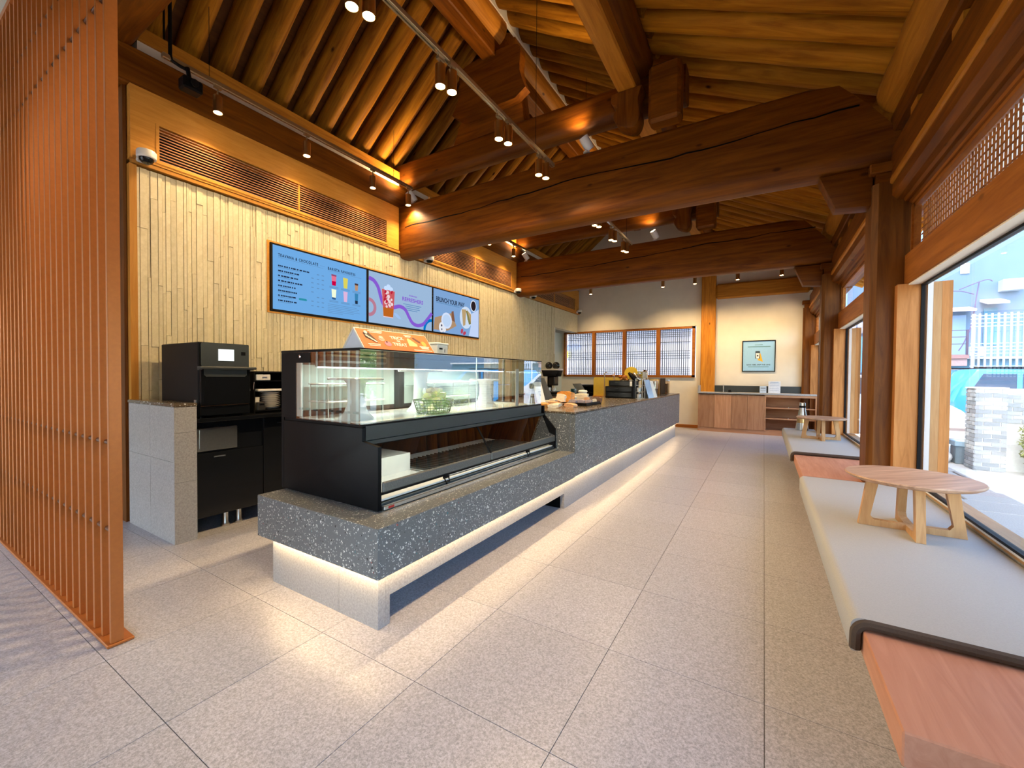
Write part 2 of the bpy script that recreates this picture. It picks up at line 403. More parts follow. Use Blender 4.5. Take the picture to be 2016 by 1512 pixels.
# strips: the nearest 300 are parts, the rest one part
SW = []
y = 1.335
rs = random.Random(3)
while y < 9.33:
    wd = rs.choice((.016, .02, .024, .03, .036, .042, .05))
    z = .0
    while z < 2.925:
        h = rs.uniform(.35, 1.5)
        z1 = min(2.925, z+h)
        if 2.925-z1 < .12: z1 = 2.925
        # left out where the screens hang
        if not (2.41 < y and y+wd < 6.10 and z > 1.92 and z1 < 2.58): SW.append((y, y+wd, z, z1, rs.uniform(.002, .022)))
        z = z1
    y += wd
SW = [q for q in SW if not (q[3] < .85 and q[1] > 1.4 and q[0] < 9.3)]
vis = [q for q in SW if q[3] > 1.0]
near = vis[:299]; rest = vis[299:]+[q for q in SW if q[3] <= 1.0]
for (a, b, z0, z1, d) in near:
    mb = MB().box(-4.452, -4.44+d*.6, a+.0016, b-.0016, z0+.0014, z1-.0014)
    mb.build('strip', M['strip'], wl, smooth=0)
mb = MB()
for (a, b, z0, z1, d) in rest: mb.box(-4.452, -4.44+d*.6, a+.0016, b-.0016, z0+.0014, z1-.0014)
o = mb.build('wall_strips', M['strip'], wl, smooth=0); o['kind'] = 'stuff'
mb = MB().box(-4.62, -4.415, 1.285, 1.333, 0, 2.93); mb.build('edge_trim', M['panelZ'], wl)
mb = MB().box(-4.64, -4.47, 1.262, 1.284, 0, 3.56); mb.build('end_board', M['postZ'], wl)
B('ledge_strip', M['panelY'], wl, -4.46, -4.405, 1.30, 10.85, 2.937, 2.972, bev=.003)
# timber fascia above with ventilation grilles, one length per bay
FB = [(1.29, 4.17), (4.5, 7.4), (7.72, 10.78)]
GR = [(1.455, 3.967), (4.72, 7.215), (7.98, 10.51)]
for k, ((a, b), (g0, g1)) in enumerate(zip(FB, GR)):
    X0, X1 = -4.60, -4.40
    f = MB()
    f.box(X0, X1, a, g0, 2.975, 3.565); f.box(X0, X1, g1, b, 2.975, 3.565); f.box(X0, X1, g0, g1, 2.975, 2.995); f.box(X0, X1, g0, g1, 3.325, 3.565)
    fo = f.build('trim_%d' % (k+1), M['panelY'], None)
    tag(fo, ('honey timber fascia over the menu screens, nearest bay', 'honey timber fascia between the two big beams on the left wall', 'honey timber fascia in the farthest bay by the white wall')[k], 'trim', kind='structure')
    gt = thing('vent_grille', ('slatted wooden vent grille nearest the copper screen', 'slatted wooden vent grille between the two tie beams', 'slatted wooden vent grille in the farthest bay')[k], 'vent', ((X1), (g0+g1)/2, 2.995), 'vent grilles along the left wall')
    B('backing', M['black'], gt, X0+.02, X0+.04, g0, g1, 2.995, 3.325)
    mb = MB(); t = .022
    mb.box(X1-.03, X1+.006, g0, g0+t, 2.995, 3.325).box(X1-.03, X1+.006, g1-t, g1, 2.995, 3.325).box(X1-.03, X1+.006, g0+t, g1-t, 2.995, 2.995+t).box(X1-.03, X1+.006, g0+t, g1-t, 3.325-t*.6, 3.325)
    mb.build('frame', M['panelY'], gt)
    mid = (g0+g1)/2
    B('divider', M['panelZ'], gt, X1-.03, X1+.002, mid-.008, mid+.008, 3.017, 3.312)
    sl = None
    for half in ((g0+t, mid-.008), (mid+.008, g1-t)):
        for q in range(12):
            z = 3.021+q*.0245
            if sl is None: sl = B('slat', M['cabY'], gt, X1-.014, X1-.002, half[0], half[1], z, z+.007)
            else: inst(sl, 'slat', (X1-.008, (half[0]+half[1])/2, z), gt)
# header timber and plaster band
hd = S('trim_4', M['beamY'], 'dark header timber above the fascia with a long crack', 'trim', -4.66, -4.42, 1.15, 10.85, 3.568, 3.88, bev=.012)
S('trim_5', M['plaster'], 'white plaster band between header timber and rafters', 'trim', -4.66, -4.47, 1.36, 10.85, 3.88, 3.975)
S('trim_12', M['goldY'], 'pale timber ledge over the plaster band under the rafters', 'trim', -4.70, -4.45, 1.36, 10.85, 3.976, 4.09)
# remaining shell
S('wall_far', M['whitewall'], 'cream far wall pierced by the lattice window', 'wall', -7.0, -4.9, 10.9, 11.05, 0, 5.6)
fw = bpy.data.objects['wall_far']
def far(name, *a): B(name, M['whitewall'], fw, *a)
far('wall_panel', -4.9, -1.42, 10.9, 11.05, 0, 1.225)
far('wall_panel', -4.9, -1.42, 10.9, 11.05, 2.475, 5.6)
far('wall_panel', -1.42, 1.1, 10.9, 11.05, 0, 4.4)
B('baseboard_far', M['frameX'], None, -3.2, -1.31, 10.875, 10.9, 0, .075)
tag(bpy.data.objects['baseboard_far'], 'brown wooden baseboard under the far cream wall', 'baseboard', kind='structure')
S('wall_back', M['whitewall'], 'cream wall behind the viewer over the glass front', 'wall', -7, 1.1, WY0-.12, WY0, 2.4, 5.6)
S('wall_entry', M['whitewall'], 'cream side wall of the entrance behind the copper screen', 'wall', -7.1, -7.0, -3, 11, 0, 4.2)
S('door_1', mat('door_green_grey', (.62, .68, .62), .6, noise=.02), 'pale green grey door in the recess beside the far window', 'door', -4.99, -4.95, 9.30, 10.89, 0, 2.44)
S('wall_recess', M['whitewall'], 'cream return wall of the door recess', 'wall', -4.99, -4.62, 9.2, 9.30, 0, 2.95)
mb = MB().box(-4.62, -4.44, 9.345, 10.8, 2.44, 2.93)
tag(mb.build('trim_6', M['strip'], None), 'strip clad lintel over the passage opening', 'trim', kind='structure')
S('trim_7', M['white'], 'white post at the end of the strip clad wall', 'trim', -4.63, -4.455, 9.342, 9.40, 0, 2.44)
mb = MB().box(-1.30, -.99, 10.78, 10.9, 0, 3.9, bev=.02)
tag(mb.build('column', M['goldZ'], None), 'bright orange square timber post against the far cream wall', 'column', kind='structure')
S('tie_beam', M['goldX'], 'short orange beam over the condiment cabinet on the far wall', 'beam', -.985, .80, 10.76, 10.9, 3.06, 3.40, bev=.03)

# ------------------------------------------------------------------ timber frames (three bays)
def rbeam(name, m, x0, x1, y0, y1, z0, z1, label, r=.11, bulge=.03, end=True):
    """tie beam: rounded lower corners, slightly arched, shouldered right end"""
    prof = []
    h = z1-z0; wd = y1-y0
    for k in range(7):
        t = PI/2*k/6; prof.append((y0+r-r*math.cos(t), z0+r-r*math.sin(t)))
    for k in range(7):
        t = PI/2*k/6; prof.append((y1-r+r*math.sin(t), z0+r-r*math.cos(t)))
    for k in range(4):
        t = PI/2*k/3; prof.append((y1-.05+.05*math.cos(t), z1-.05+.05*math.sin(t)))
    for k in range(4):
        t = PI/2*k/3; prof.append((y0+.05-.05*math.sin(t), z1-.05+.05*math.cos(t)))
    mb = MB(); bm = mb.bm; rings = []
    N = 28
    for i in range(N+1):
        f = i/N; x = x0+(x1-x0)*f
        lift = bulge*math.sin(PI*f)
        top = z1
        if end:
            u = x-(x1-.46)
            if u > 0: top = z1-.53*(u/.46)**1.25
        ring = []
        for (yy, zz) in prof:
            z = min(zz, top) if zz > z0+h*.3 else zz
            ring.append(bm.verts.new((x, yy, z+lift*(1 if zz < z0+h*.5 else .3))))
        rings.append(ring)
    n = len(prof)
    for A, Bq in zip(rings, rings[1:]):
        for k in range(n): bm.faces.new((A[k], A[(k+1) % n], Bq[(k+1) % n], Bq[k]))
    bm.faces.new(rings[0][::-1]); bm.faces.new(rings[-1])
    return tag(mb.build(name, m, None, smooth=40), label, 'beam', kind='structure')
rbeam('tie_beam', M['beamX'], -4.6, .86, 4.19, 4.49, 2.875, 3.60, 'massive reddish tie beam spanning the room nearest the viewer')
rbeam('tie_beam', M['beamX'], -4.6, .86, 7.42, 7.72, 2.885, 3.58, 'second massive tie beam, farther towards the white wall')
for (yy, zz, lb) in ((4.19, 3.28, 'nearest'), (7.42, 3.27, 'second')):
    r = random.Random(zz); mb = MB(); x = -4.3; z = zz; up = []; lo = []
    while x < .72:
        wv = .0035+.004*abs(math.sin(x*2.1)); up.append((x, z+wv)); lo.append((x, z-wv)); x += .14; z += r.uniform(-.012, .014)+.002
    mb.prism(up+lo[::-1], 'Y', yy-.0015, yy+.004); o = mb.build('crack', M['black'], None); tb = [q for q in C.objects if q.name.startswith('tie_beam') and lb in q['label']][0]
    o.parent = tb; o.location = o.location-W[tb.name]
def crossbeam(y0, y1, label):
    rbeam('cross_beam', M['beamX'], -4.75, -.68, y0, y1, 3.86, 4.21, label, r=.1, bulge=.015, end=False)
crossbeam(1.02, 1.34, 'upper cross beam over the copper screen end')
crossbeam(4.23, 4.45, 'upper cross beam stacked above the nearest tie beam')
crossbeam(7.46, 7.68, 'upper cross beam stacked above the second tie beam')
RX = -2.85
for yy, lb in ((4.25, 'tapered dark king post board on the nearest cross beam'), (7.48, 'tapered dark king post board on the second cross beam'), (1.05, 'tapered dark king post board over the copper screen')):
    mb = MB().prism([(-3.5, 4.2), (-2.44, 4.2), (-2.56, 5.02), (-3.14, 5.02)], 'Y', yy, yy+.18, bev=.012)
    tag(mb.build('king_post', M['beamX'], None), lb, 'post', kind='structure')
    mb = MB()
    P = spline([(-3.42, 4.5), (-3.30, 4.72), (-3.30, 4.98), (-3.10, 5.05), (-2.62, 5.05), (-2.44, 4.98), (-2.44, 4.72), (-2.36, 4.5)], 4)
    mb.prism([(p.x, p.y) for p in P]+[(-2.5, 4.42), (-3.3, 4.42)], 'Y', yy-.12, yy-.005)
    o = mb.build('king_post_bracket', M['beamX'], None); tag(o, 'curved bracket on the face of the ' + lb.split('board ')[1].replace('on the', '').strip() + ' king post', 'bracket', kind='structure')
# longitudinal timbers: ridge, middle purlins, eave purlin
def log(name, m, p0, p1, r, label, n=18, r1=None):
    a, b = Vector(p0), Vector(p1); L = (b-a).length
    mb = MB(); pts = 14; rr = random.Random(label)
    rings = []
    for i in range(pts+1):
        x = L*i/pts
        q = r+((r1 or r)-r)*i/pts; q *= 1+rr.uniform(-.03, .03)
        rings.append([mb.bm.verts.new((x, q*math.cos(2*PI*k/n), q*math.sin(2*PI*k/n))) for k in range(n)])
    for A, Bq in zip(rings, rings[1:]):
        for k in range(n): mb.bm.faces.new((A[k], A[(k+1) % n], Bq[(k+1) % n], Bq[k]))
    mb.bm.faces.new(rings[0][::-1]); mb.bm.faces.new(rings[-1])
    o = mb.build(name, m, None, origin=(0, 0, 0), smooth=50)
    o.location = a; o.rotation_euler = (b-a).to_track_quat('X', 'Z').to_euler(); W[o.name] = a
    if label: tag(o, label, 'purlin', kind='structure')
    return o
for k, (a, b) in enumerate(((-3, 1.04), (1.06, 4.24), (4.46, 7.47), (7.69, 10.9))):
    nm = ('behind the viewer', 'over the nearest bay', 'over the middle bay', 'over the farthest bay')[k]
    log('ridge_purlin', M['goldX'], (RX, a, 5.36), (RX, b, 5.36), .165, 'round ridge log '+nm)
    tag(B('ridge_tie', M['beamY'], None, RX-.10, RX+.08, a, b, 5.0, 5.195, bev=.012), 'square tie under the ridge log '+nm, 'purlin', kind='structure')
    log('middle_purlin', M['beamX'], (-1.13, a, 4.33), (-1.13, b, 4.33), .15, 'round middle purlin log '+nm)
    tag(B('purlin_tie', M['goldY'], None, -1.28, -1.10, a, b, 4.02, 4.205, bev=.014), 'square tie under the middle purlin '+nm, 'purlin', kind='structure')
    log('eave_purlin', M['goldX'], (.87, a+.02, 3.40), (.87, b-.02, 3.40), .165, 'round eave purlin log above the windows '+nm)
# brackets where the middle purlin sits on the cross beams
for yy, lb in ((4.06, 'scrolled bracket under the middle purlin at the nearest cross beam'), (7.29, 'scrolled bracket under the middle purlin at the second cross beam')):
    P = spline([(-1.34, 4.02), (-1.34, 3.93), (-1.28, 3.88), (-1.32, 3.80), (-1.27, 3.70), (-1.12, 3.64), (-1.06, 3.74), (-1.08, 3.9), (-1.04, 4.02)], 4)
    mb = MB().prism([(p.x, p.y) for p in P], 'Y', yy, yy+.18, bev=.008)
    tag(mb.build('purlin_bracket', M['beamZ'], None), lb, 'bracket', kind='structure')
    mb = MB().box(-.98, -.69, yy-.02, yy+.16, 3.62, 4.16, bev=.03)
    tag(mb.build('beam_end_block', M['beamX'], None), lb.replace('scrolled bracket under', 'square end block beside'), 'bracket', kind='structure')
# ------------------------------------------------------------------ roof with log rafters
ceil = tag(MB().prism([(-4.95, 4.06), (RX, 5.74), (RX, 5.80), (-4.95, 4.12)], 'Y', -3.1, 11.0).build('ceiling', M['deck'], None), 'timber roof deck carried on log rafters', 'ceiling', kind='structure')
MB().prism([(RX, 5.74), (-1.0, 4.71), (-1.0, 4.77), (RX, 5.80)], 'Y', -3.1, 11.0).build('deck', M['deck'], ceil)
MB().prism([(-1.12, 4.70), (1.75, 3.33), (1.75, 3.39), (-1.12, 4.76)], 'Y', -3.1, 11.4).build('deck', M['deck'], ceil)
MB().prism([(-7.2, 4.12), (-4.9, 4.08), (-4.9, 4.14), (-7.2, 4.18)], 'Y', -3.1, 11.0).build('deck', M['plaster'], ceil)
RL = {}
def rafter(p0, p1, y, r, m='rafter'):
    key = (p0, p1)
    if key not in RL or len(RL[key]) < 4:
        o = log('rafter', M[m], (p0[0], y, p0[1]), (p1[0], y, p1[1]), r, None, n=14)
        RL.setdefault(key, []).append(o)
    else:
        s = random.choice(RL[key]); o = s.copy(); C.objects.link(o); o.location = (p0[0], y, p0[1]); W[o.name] = o.location.copy()
        o.rotation_euler.x += 0
    o.name = 'rafter'
    o.parent = ceil; o.location = Vector(o.location)-W[ceil.name]
    sc_ = random.uniform(.94, 1.06); o.scale = (1, sc_, sc_)
y = 1.50; 
while y < 10.75:
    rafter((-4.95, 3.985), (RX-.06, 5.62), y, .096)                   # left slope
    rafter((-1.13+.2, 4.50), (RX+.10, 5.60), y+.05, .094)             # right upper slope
    y += .277
y = .2
while y < 11.2:
    if y < 10.8 or True: rafter((1.75, 3.20), (-1.06, 4.545), y+.10, .105, 'rafter_lit')    # right lower slope to the eaves
    y += .30
y = -.6
while y < 1.3:
    rafter((-1.13+.2, 4.50), (RX+.10, 5.60), y, .094); y += .277
# plaster infill at the purlins
for nm, a in (('trim_8', (-1.10, -1.045, -3, 10.9, 4.45, 4.72)), ('trim_9', (RX+.13, RX+.17, -3, 10.9, 5.42, 5.66)), ('trim_10', (RX-.17, RX-.13, -3, 10.9, 5.42, 5.66)), ('trim_11', (.90, .94, -3, 10.9, 3.44, 3.66))):
    S(nm, M['plaster'], {'trim_8': 'white plaster infill above the middle purlin', 'trim_9': 'white plaster infill on the right of the ridge', 'trim_10': 'white plaster infill on the left of the ridge', 'trim_11': 'white plaster infill above the eave purlin'}[nm], 'trim', *a)
# ------------------------------------------------------------------ window wall on the right
BAY = [(-2.0, .97), (1.25, 4.17), (4.47, 7.40), (7.70, 10.72)]
NM = ('behind the viewer', 'beside the round table in the foreground', 'in the middle bay', 'in the farthest bay')
wr = S('wall_right', M['pillar_stone'], 'low stone wall below the bench windows', 'wall', .96, 1.12, -3, 11, -.3, .44)
for k, (a, b) in enumerate(BAY):
    wn = thing('window_%d' % (k+1), 'timber framed picture window '+NM[k], 'window', (.97, (a+b)/2, .44), kind='structure')
    wf = M['frameY']
    B('sill', M['oakY'], wn, .957, 1.10, a, b, .441, .456, bev=.003)
    B('sill_strip', M['white'], wn, .957, .966, a+.075, b-.075, .457, .468)
    B('jamb', M['jambZ'], wn, .83, .965, b-.075, b, .442, 1.925)
    B('jamb', M['jambZ'], wn, .83, .965, a, a+.075, .442, 1.925)
    for q0, q1 in ((b-.05, b+.12), (a-.12, a+.05)):
        B('outer_jamb', M['jambZ'], wn, 1.075, 1.13, q0, q1, .468, 1.93)
        B('outer_stile', M['oakZ'], wn, 1.03, 1.074, q0, q1, .468, 1.93)
        B('weather_strip', M['white'], wn, 1.0, 1.029, q0, q1, .468, 1.93)
    B('lintel', wf, wn, .88, 1.0, a, b, 1.925, 2.152, bev=.006)
    B('reveal', M['whitewall'], wn, .89, 1.0, a+.02, b-.02, 1.916, 1.925)
    mb = MB()
    mb.box(.957, .985, a+.075, a+.09, .468, 1.916).box(.957, .985, b-.09, b-.075, .468, 1.916).box(.957, .985, a+.09, b-.09, .468, .482).box(.957, .985, a+.09, b-.09, 1.902, 1.916)
    mb.build('gasket', M['black'], wn)
    B('pane', M['glass'], wn, .967, .977, a+.088, b-.088, .48, 1.904)
    # transom
    mb = MB()
    for q in (0, 1):
        d = q*.022; x0, x1 = .905+q*.012, .94+q*.012
        t = .022
        mb.box(x0, x1, a+.02+d, a+.02+d+t, 2.152, 2.53).box(x0, x1, b-.02-d-t, b-.02-d, 2.152, 2.53).box(x0, x1, a+.02+d, b-.02-d, 2.53-d-t, 2.53-d)
    mb.build('transom_frame', M['frameY'], wn)
    B('transom_pane', M['paperlit'] if k < 2 else M['glass'], wn, .968, .973, a+.07, b-.07, 2.153, 2.485)
    if k < 2:
        yy = a+.10; vb = hb = None
        while yy < b-.08:
            if vb is None: vb = B('lattice_bar', M['frameZ'], wn, .957, .9655, yy, yy+.006, 2.153, 2.485)
            else: inst(vb, 'lattice_bar', (.96125, yy+.003, 2.153), wn)
            yy += .042
        for q in range(7):
            if hb is None: hb = B('lattice_bar', M['frameY'], wn, .950, .9565, a+.07, b-.07, 2.185, 2.191)
            else: inst(hb, 'lattice_bar', (.95325, (a+b)/2, 2.185+q*.042), wn)
    MB().prism([(.80, 2.61), (.83, 2.575), (.865, 2.57), (.875, 2.548), (.895, 2.548), (.905, 2.53), (1.06, 2.53), (1.06, 2.975), (.80, 2.975)], 'Y', a-.1, b+.1).build('head_beam', M['beamY'], wn)
    B('ledge', M['goldY'], wn, .785, .83, a, b, 2.69, 2.745, bev=.01)
    nb = 4
    for q in range(nb):
        yy = a+(b-a)*(q+.5)/nb
        mb = MB().prism([(yy-.05, 2.977), (yy+.05, 2.977), (yy+.075, 3.05), (yy+.075, 3.095), (yy-.075, 3.095), (yy-.075, 3.05)], 'X', .83, .95)
        mb.build('bearing_block', M['goldY'], wn)
    B('purlin_tie', M['beamY'], wn, .80, .95, a-.1, b+.1, 3.097, 3.24, bev=.01)
    B('soffit_board', M['plaster'], wn, .95, .97, a-.1, b+.1, 2.975, 3.44)
COL = [(.97, 1.25), (4.17, 4.47), (7.40, 7.70), (10.72, 10.88)]
for k, (a, b) in enumerate(COL):
    lb = ('timber column beside the viewer', 'dark timber column at the near end of the cushioned bench', 'second timber column between the two farther windows', 'timber column in the corner by the cabinet')[k]
    ct = thing('column', lb, 'column', (.80, (a+b)/2, 0), kind='structure')
    c = .035; x0, x1 = .69, .96
    mb = MB().prism([(x0+c, a), (x1, a), (x1, b), (x0+c, b), (x0, b-c), (x0, a+c)], 'Z', 0, 2.72)
    mb.build('shaft', M['postZ'], ct)
    mb = MB().box(x0+.02, x1, a+.03, b-.03, 2.72, 2.80).box(x0-.02, x1+.02, a+.0, b-.0, 2.80, 2.875, bev=.008)
    mb.build('capital', M['beamX'], ct)
    if k in (1, 2):
        mb = MB().prism([(.36, 2.875), (.70, 2.875), (.70, 2.58), (.47, 2.60)], 'Y', a+.07, b-.07, bev=.006)
        mb.build('bracket', M['beamX'], ct)

# glass front behind the viewer (lets daylight in)
gf = thing('window_5', 'glazed entrance front behind the copper screen', 'window', (-3, WY0, 0), kind='structure')
for q in range(3): B('mullion', M['frameZ'], gf, -7+q*2, -6.92+q*2, WY0-.08, WY0, 0, 2.4)
B('pane', M['glass'], gf, -6.95, -3.05, WY0-.045, WY0-.035, 0, 2.4)
B('wall_panel', M['whitewall'], bpy.data.objects['wall_back'], -3.0, 1.1, WY0-.12, WY0, 0, 2.4)

# ------------------------------------------------------------------ lattice window in the far wall
wf = thing('window_6', 'four light lattice window with white panes in the far wall', 'window', (-3.15, 10.9, 1.24), kind='structure')
mb = MB()
x0, x1, z0, z1 = -4.88, -1.44, 1.235, 2.465
mb.box(x0, x1, 10.86, 10.98, z0-.015, z0+.045).box(x0, x1, 10.86, 10.98, z1-.045, z1).box(x0, x0+.06, 10.86, 10.98, z0, z1).box(x1-.06, x1, 10.86, 10.98, z0, z1)
mb.build('frame', M['frameX'], wf)
xs = [-4.82, -3.995, -3.155, -2.295, -1.50]
for a in xs[1:-1]: B('mullion', M['frameZ'], wf, a-.045, a+.045, 10.86, 10.98, z0+.045, z1-.045)
for a, b in zip(xs, xs[1:]):
    a += .05; b -= .05
    B('pane', M['paper'], wf, a-.02, b+.02, 10.955, 10.96, z0+.04, z1-.04)
    mb = MB(); n = 14
    for q in range(1, n): xx = a+(b-a)*q/n; mb.box(xx-.0055, xx+.0055, 10.925, 10.945, z0+.045, z1-.045)
    for zz in (1.31, 1.36, 1.41, 1.46, 1.70, 1.76, 1.82, 1.88, 2.10, 2.24, 2.29, 2.34, 2.39): mb.box(a, b, 10.92, 10.94, zz-.0055, zz+.0055)
    o = mb.build('lattice', M['darkgrey'], wf); o['kind'] = 'stuff'

# ------------------------------------------------------------------ copper slat screen
t = thing('slat_screen', 'tall copper coloured slat screen with dowels beside the entrance', 'screen', (-3.9, .675, 0))
B('base_plate', M['copper'], t, -5.9, -2.468, .628, .722, 0, .014, bev=.003)
sl = None; x = -2.487
xs = []
while x > -5.85:
    xs.append(x); x -= .109
for i, x in enumerate(xs):
    if sl is None: sl = B('slat', M['copper'], t, x-.011, x+.011, .643, .687, .014, 3.62, bev=.0015)
    else: inst(sl, 'slat', (x, .665, .014), t)
for z in (.512, .912, 2.905, 3.21):
    MB().cyl((-5.85, .664, z), (-2.50, .664, z), .011, n=10).build('dowel', M['dowel'], t)
B('top_rail', M['copper'], t, -5.9, -2.46, .64, .71, 3.62, 3.66)

# ------------------------------------------------------------------ service counter
t = thing('service_counter', 'long speckled terrazzo service counter on a lit pale stone plinth', 'counter', (-2.0, 5.2, 0))
XF = -1.50
mb = MB().box(-2.53, XF, 1.30, 3.62, .28, .52, bev=.003)
mb.build('low_ledge', M['terrazzo'], t)
segs = [(3.62, 4.9), (4.9, 6.35), (6.35, 7.8), (7.8, 9.225)]
for a, b in segs: B('front_panel', M['terrazzo'], t, XF-.05, XF, a+.001, b-.001, .285, .874, bev=.002)
B('end_panel', M['terrazzo'], t, -2.53, XF-.05, 3.615, 3.66, .285, .874, bev=.002)
B('end_panel', M['terrazzo'], t, -2.53, XF-.05, 9.175, 9.225, .285, .874, bev=.002)
B('carcass', M['black'], t, -2.5, XF-.055, 3.66, 9.17, .285, .87)
M['ctop'] = terrazzo('terrazzo_top', (.12, .09, .06), 62, .18, .35)
B('worktop', M['ctop'], t, -2.53, XF-.001, 3.615, 9.226, .876, .894, bev=.003)
# plinth with the long floor level recess
px1 = -1.565
B('plinth_panel', M['pillar_stone'], t, -2.47, -1.86, 1.357, 1.40, 0, .279); B('plinth_panel', M['pillar_stone'], t, -1.858, px1, 1.357, 1.40, 0, .279)
B('plinth_panel', M['pillar_stone'], t, px1-.04, px1, 1.401, 1.43, 0, .279)
B('plinth_rail', M['pillar_stone'], t, px1-.04, px1, 1.43, 3.53, .142, .279)
yy = 3.53
while yy < 9.1:
    B('plinth_panel', M['pillar_stone'], t, px1-.04, px1, yy+.001, min(yy+.94, 9.16)-.001, 0, .279); yy += .94
B('plinth_panel', M['pillar_stone'], t, -2.47, -2.43, 1.40, 9.16, 0, .279)
B('plinth_panel', M['pillar_stone'], t, -2.43, px1-.04, 9.12, 9.16, 0, .279)
B('recess_back', M['darkgrey'], t, -2.2, -2.16, 1.40, 3.56, 0, .279)
B('recess_end', M['black'], t, -2.2, px1-.04, 3.53, 3.57, 0, .279)
B('led_strip', M['ledw'], t, XF-.035, XF-.022, 1.33, 9.15, .271, .279)
B('led_strip', M['ledw'], t, -2.46, XF-.04, 1.322, 1.334, .271, .279)
def area(name, loc, sx, sy, power, col, rot=(0, 0, 0), parent=None):
    l = bpy.data.lights.new(name, 'AREA'); l.shape = 'RECTANGLE'; l.size = sx; l.size_y = sy; l.energy = power; l.color = col
    o = bpy.data.objects.new(name, l); C.objects.link(o); o.rotation_euler = rot; place(o, loc, parent); return o
area('counter_strip_light', (XF-.028, 5.24, .268), .012, 7.8, 8, LAMP, parent=t)
area('counter_strip_light', (-2.0, 1.328, .268), .95, .012, 1.7, LAMP, parent=t)

# ------------------------------------------------------------------ tiled side wall and back counter
t = thing('low_partition', 'grey stone clad end panel with dark cap beside the black oven', 'partition', (-4.0, 1.34, 0))
for k in range(2):
    B('core', M['grout'], t, -4.43, -3.582, 1.286, 1.396, 0, .985) if k == 0 else None
for z0, z1 in ((0, .44), (.442, .80), (.802, .985)):
    B('tile', M['pillar_stone'], t, -3.582, -3.575, 1.272, 1.41, z0, z1-.0)
for x0, x1 in ((-4.43, -4.0), (-3.998, -3.583)):
    for z0, z1 in ((0, .59), (.592, .985)): B('tile', M['pillar_stone'], t, x0, x1, 1.272, 1.285, z0, z1)
B('tile', M['pillar_stone'], t, -4.43, -3.583, 1.397, 1.41, 0, .985)
B('cap', M['ctop'], t, -4.44, -3.572, 1.268, 1.413, .987, 1.012, bev=.003)

t = thing('back_counter', 'black back counter with a steel panel and short steel legs', 'counter', (-4.0, 3.6, 0))
B('carcass', M['blackgloss'], t, -4.41, -3.66, 1.42, 6.2, .12, .862)
for a, b in ((1.425, 1.92), (1.925, 2.42), (2.425, 2.92), (2.925, 3.42)):
    d = B('door', M['blackgloss'], t, -3.66, -3.642, a, b, .125, .62 if a < 1.5 else .855, bev=.002)
    MB().box(-3.641, -3.630, a+.12, a+.20, .58 if a < 1.5 else .80, .59 if a < 1.5 else .81).build('handle', M['chrome'], d)
d = B('drawer_panel', M['steel'], t, -3.66, -3.635, 1.425, 1.715, .635, .812, bev=.004)
MB().box(-3.636, -3.63, 1.45, 1.69, .66, .80).build('inset', M['steel'], d)
B('worktop', M['blackgloss'], t, -4.41, -3.575, 1.415, 6.25, .862, .893, bev=.004)
for yy in (1.66, 1.76, 2.9, 4.2, 5.6):
    MB().lathe([(0, 0), (.03, 0), (.032, .012), (.022, .03), (.022, .12), (0, .12)], (-3.72, yy, 0), 16).build('leg', M['steel'], t)

# oven
t = thing('oven', 'tall black countertop speed oven with a white touch display', 'oven', (-4.0, 1.63, .893))
x1 = -3.60
B('body', M['black'], t, -4.25, x1, 1.43, 1.79, .905, 1.465, bev=.006)
mb = MB()
P = []
for cx, cz, a0 in ((1.765, 1.445, 0), (1.465, 1.445, 90), (1.465, 1.30, 180), (1.765, 1.30, 270)):
    for k in range(5): a = math.radians(a0+k*22.5); P.append((cx+.018*math.cos(a), cz+.018*math.sin(a)))
mb.prism(P, 'X', x1, x1+.007)
pn = mb.build('control_panel', M['darkgrey'], t)
B('display', emit('oven_display', (.86, .93, .9), .85), pn, x1+.007, x1+.0095, 1.562, 1.672, 1.328, 1.418)
B('button', M['black'], pn, x1+.007, x1+.009, 1.725, 1.757, 1.375, 1.403)
d = B('door', M['blackgloss'], t, x1, x1+.02, 1.437, 1.79, .985, 1.268, bev=.006)
P = [(1.46, 1.262), (1.76, 1.262), (1.76, 1.22), (1.745, 1.205), (1.475, 1.205), (1.46, 1.22)]
MB().prism(P, 'X', x1+.02, x1+.024).build('window', M['darkgrey'], d)
mb = MB().box(x1+.018, x1+.062, 1.418, 1.82, 1.262, 1.283, bev=.006).box(x1, x1+.03, 1.425, 1.445, 1.255, 1.283).box(x1, x1+.03, 1.79, 1.81, 1.255, 1.283)
mb.build('handle', M['darkgrey'], d)
mb = MB().tube([(x1+.024, 1.437, .983), (x1+.024, 1.77, .988)], .002, 6).tube([(x1+.01, 1.823, 1.16), (x1+.012, 1.816, 1.10)], .0025, 6)
mb.build('trim_line', M['chrome'], d)
B('lower_panel', M['blackgloss'], t, x1, x1+.012, 1.437, 1.79, .91, .975, bev=.003)
for yy in (1.47, 1.75):
    for xx in (-4.2, -3.66): MB().cyl((xx, yy, .893), (xx, yy, .907), .018).build('foot', M['black'], t)
B('vent', M['steel'], t, -3.66, -3.63, 1.426, 1.431, 1.0, 1.03)
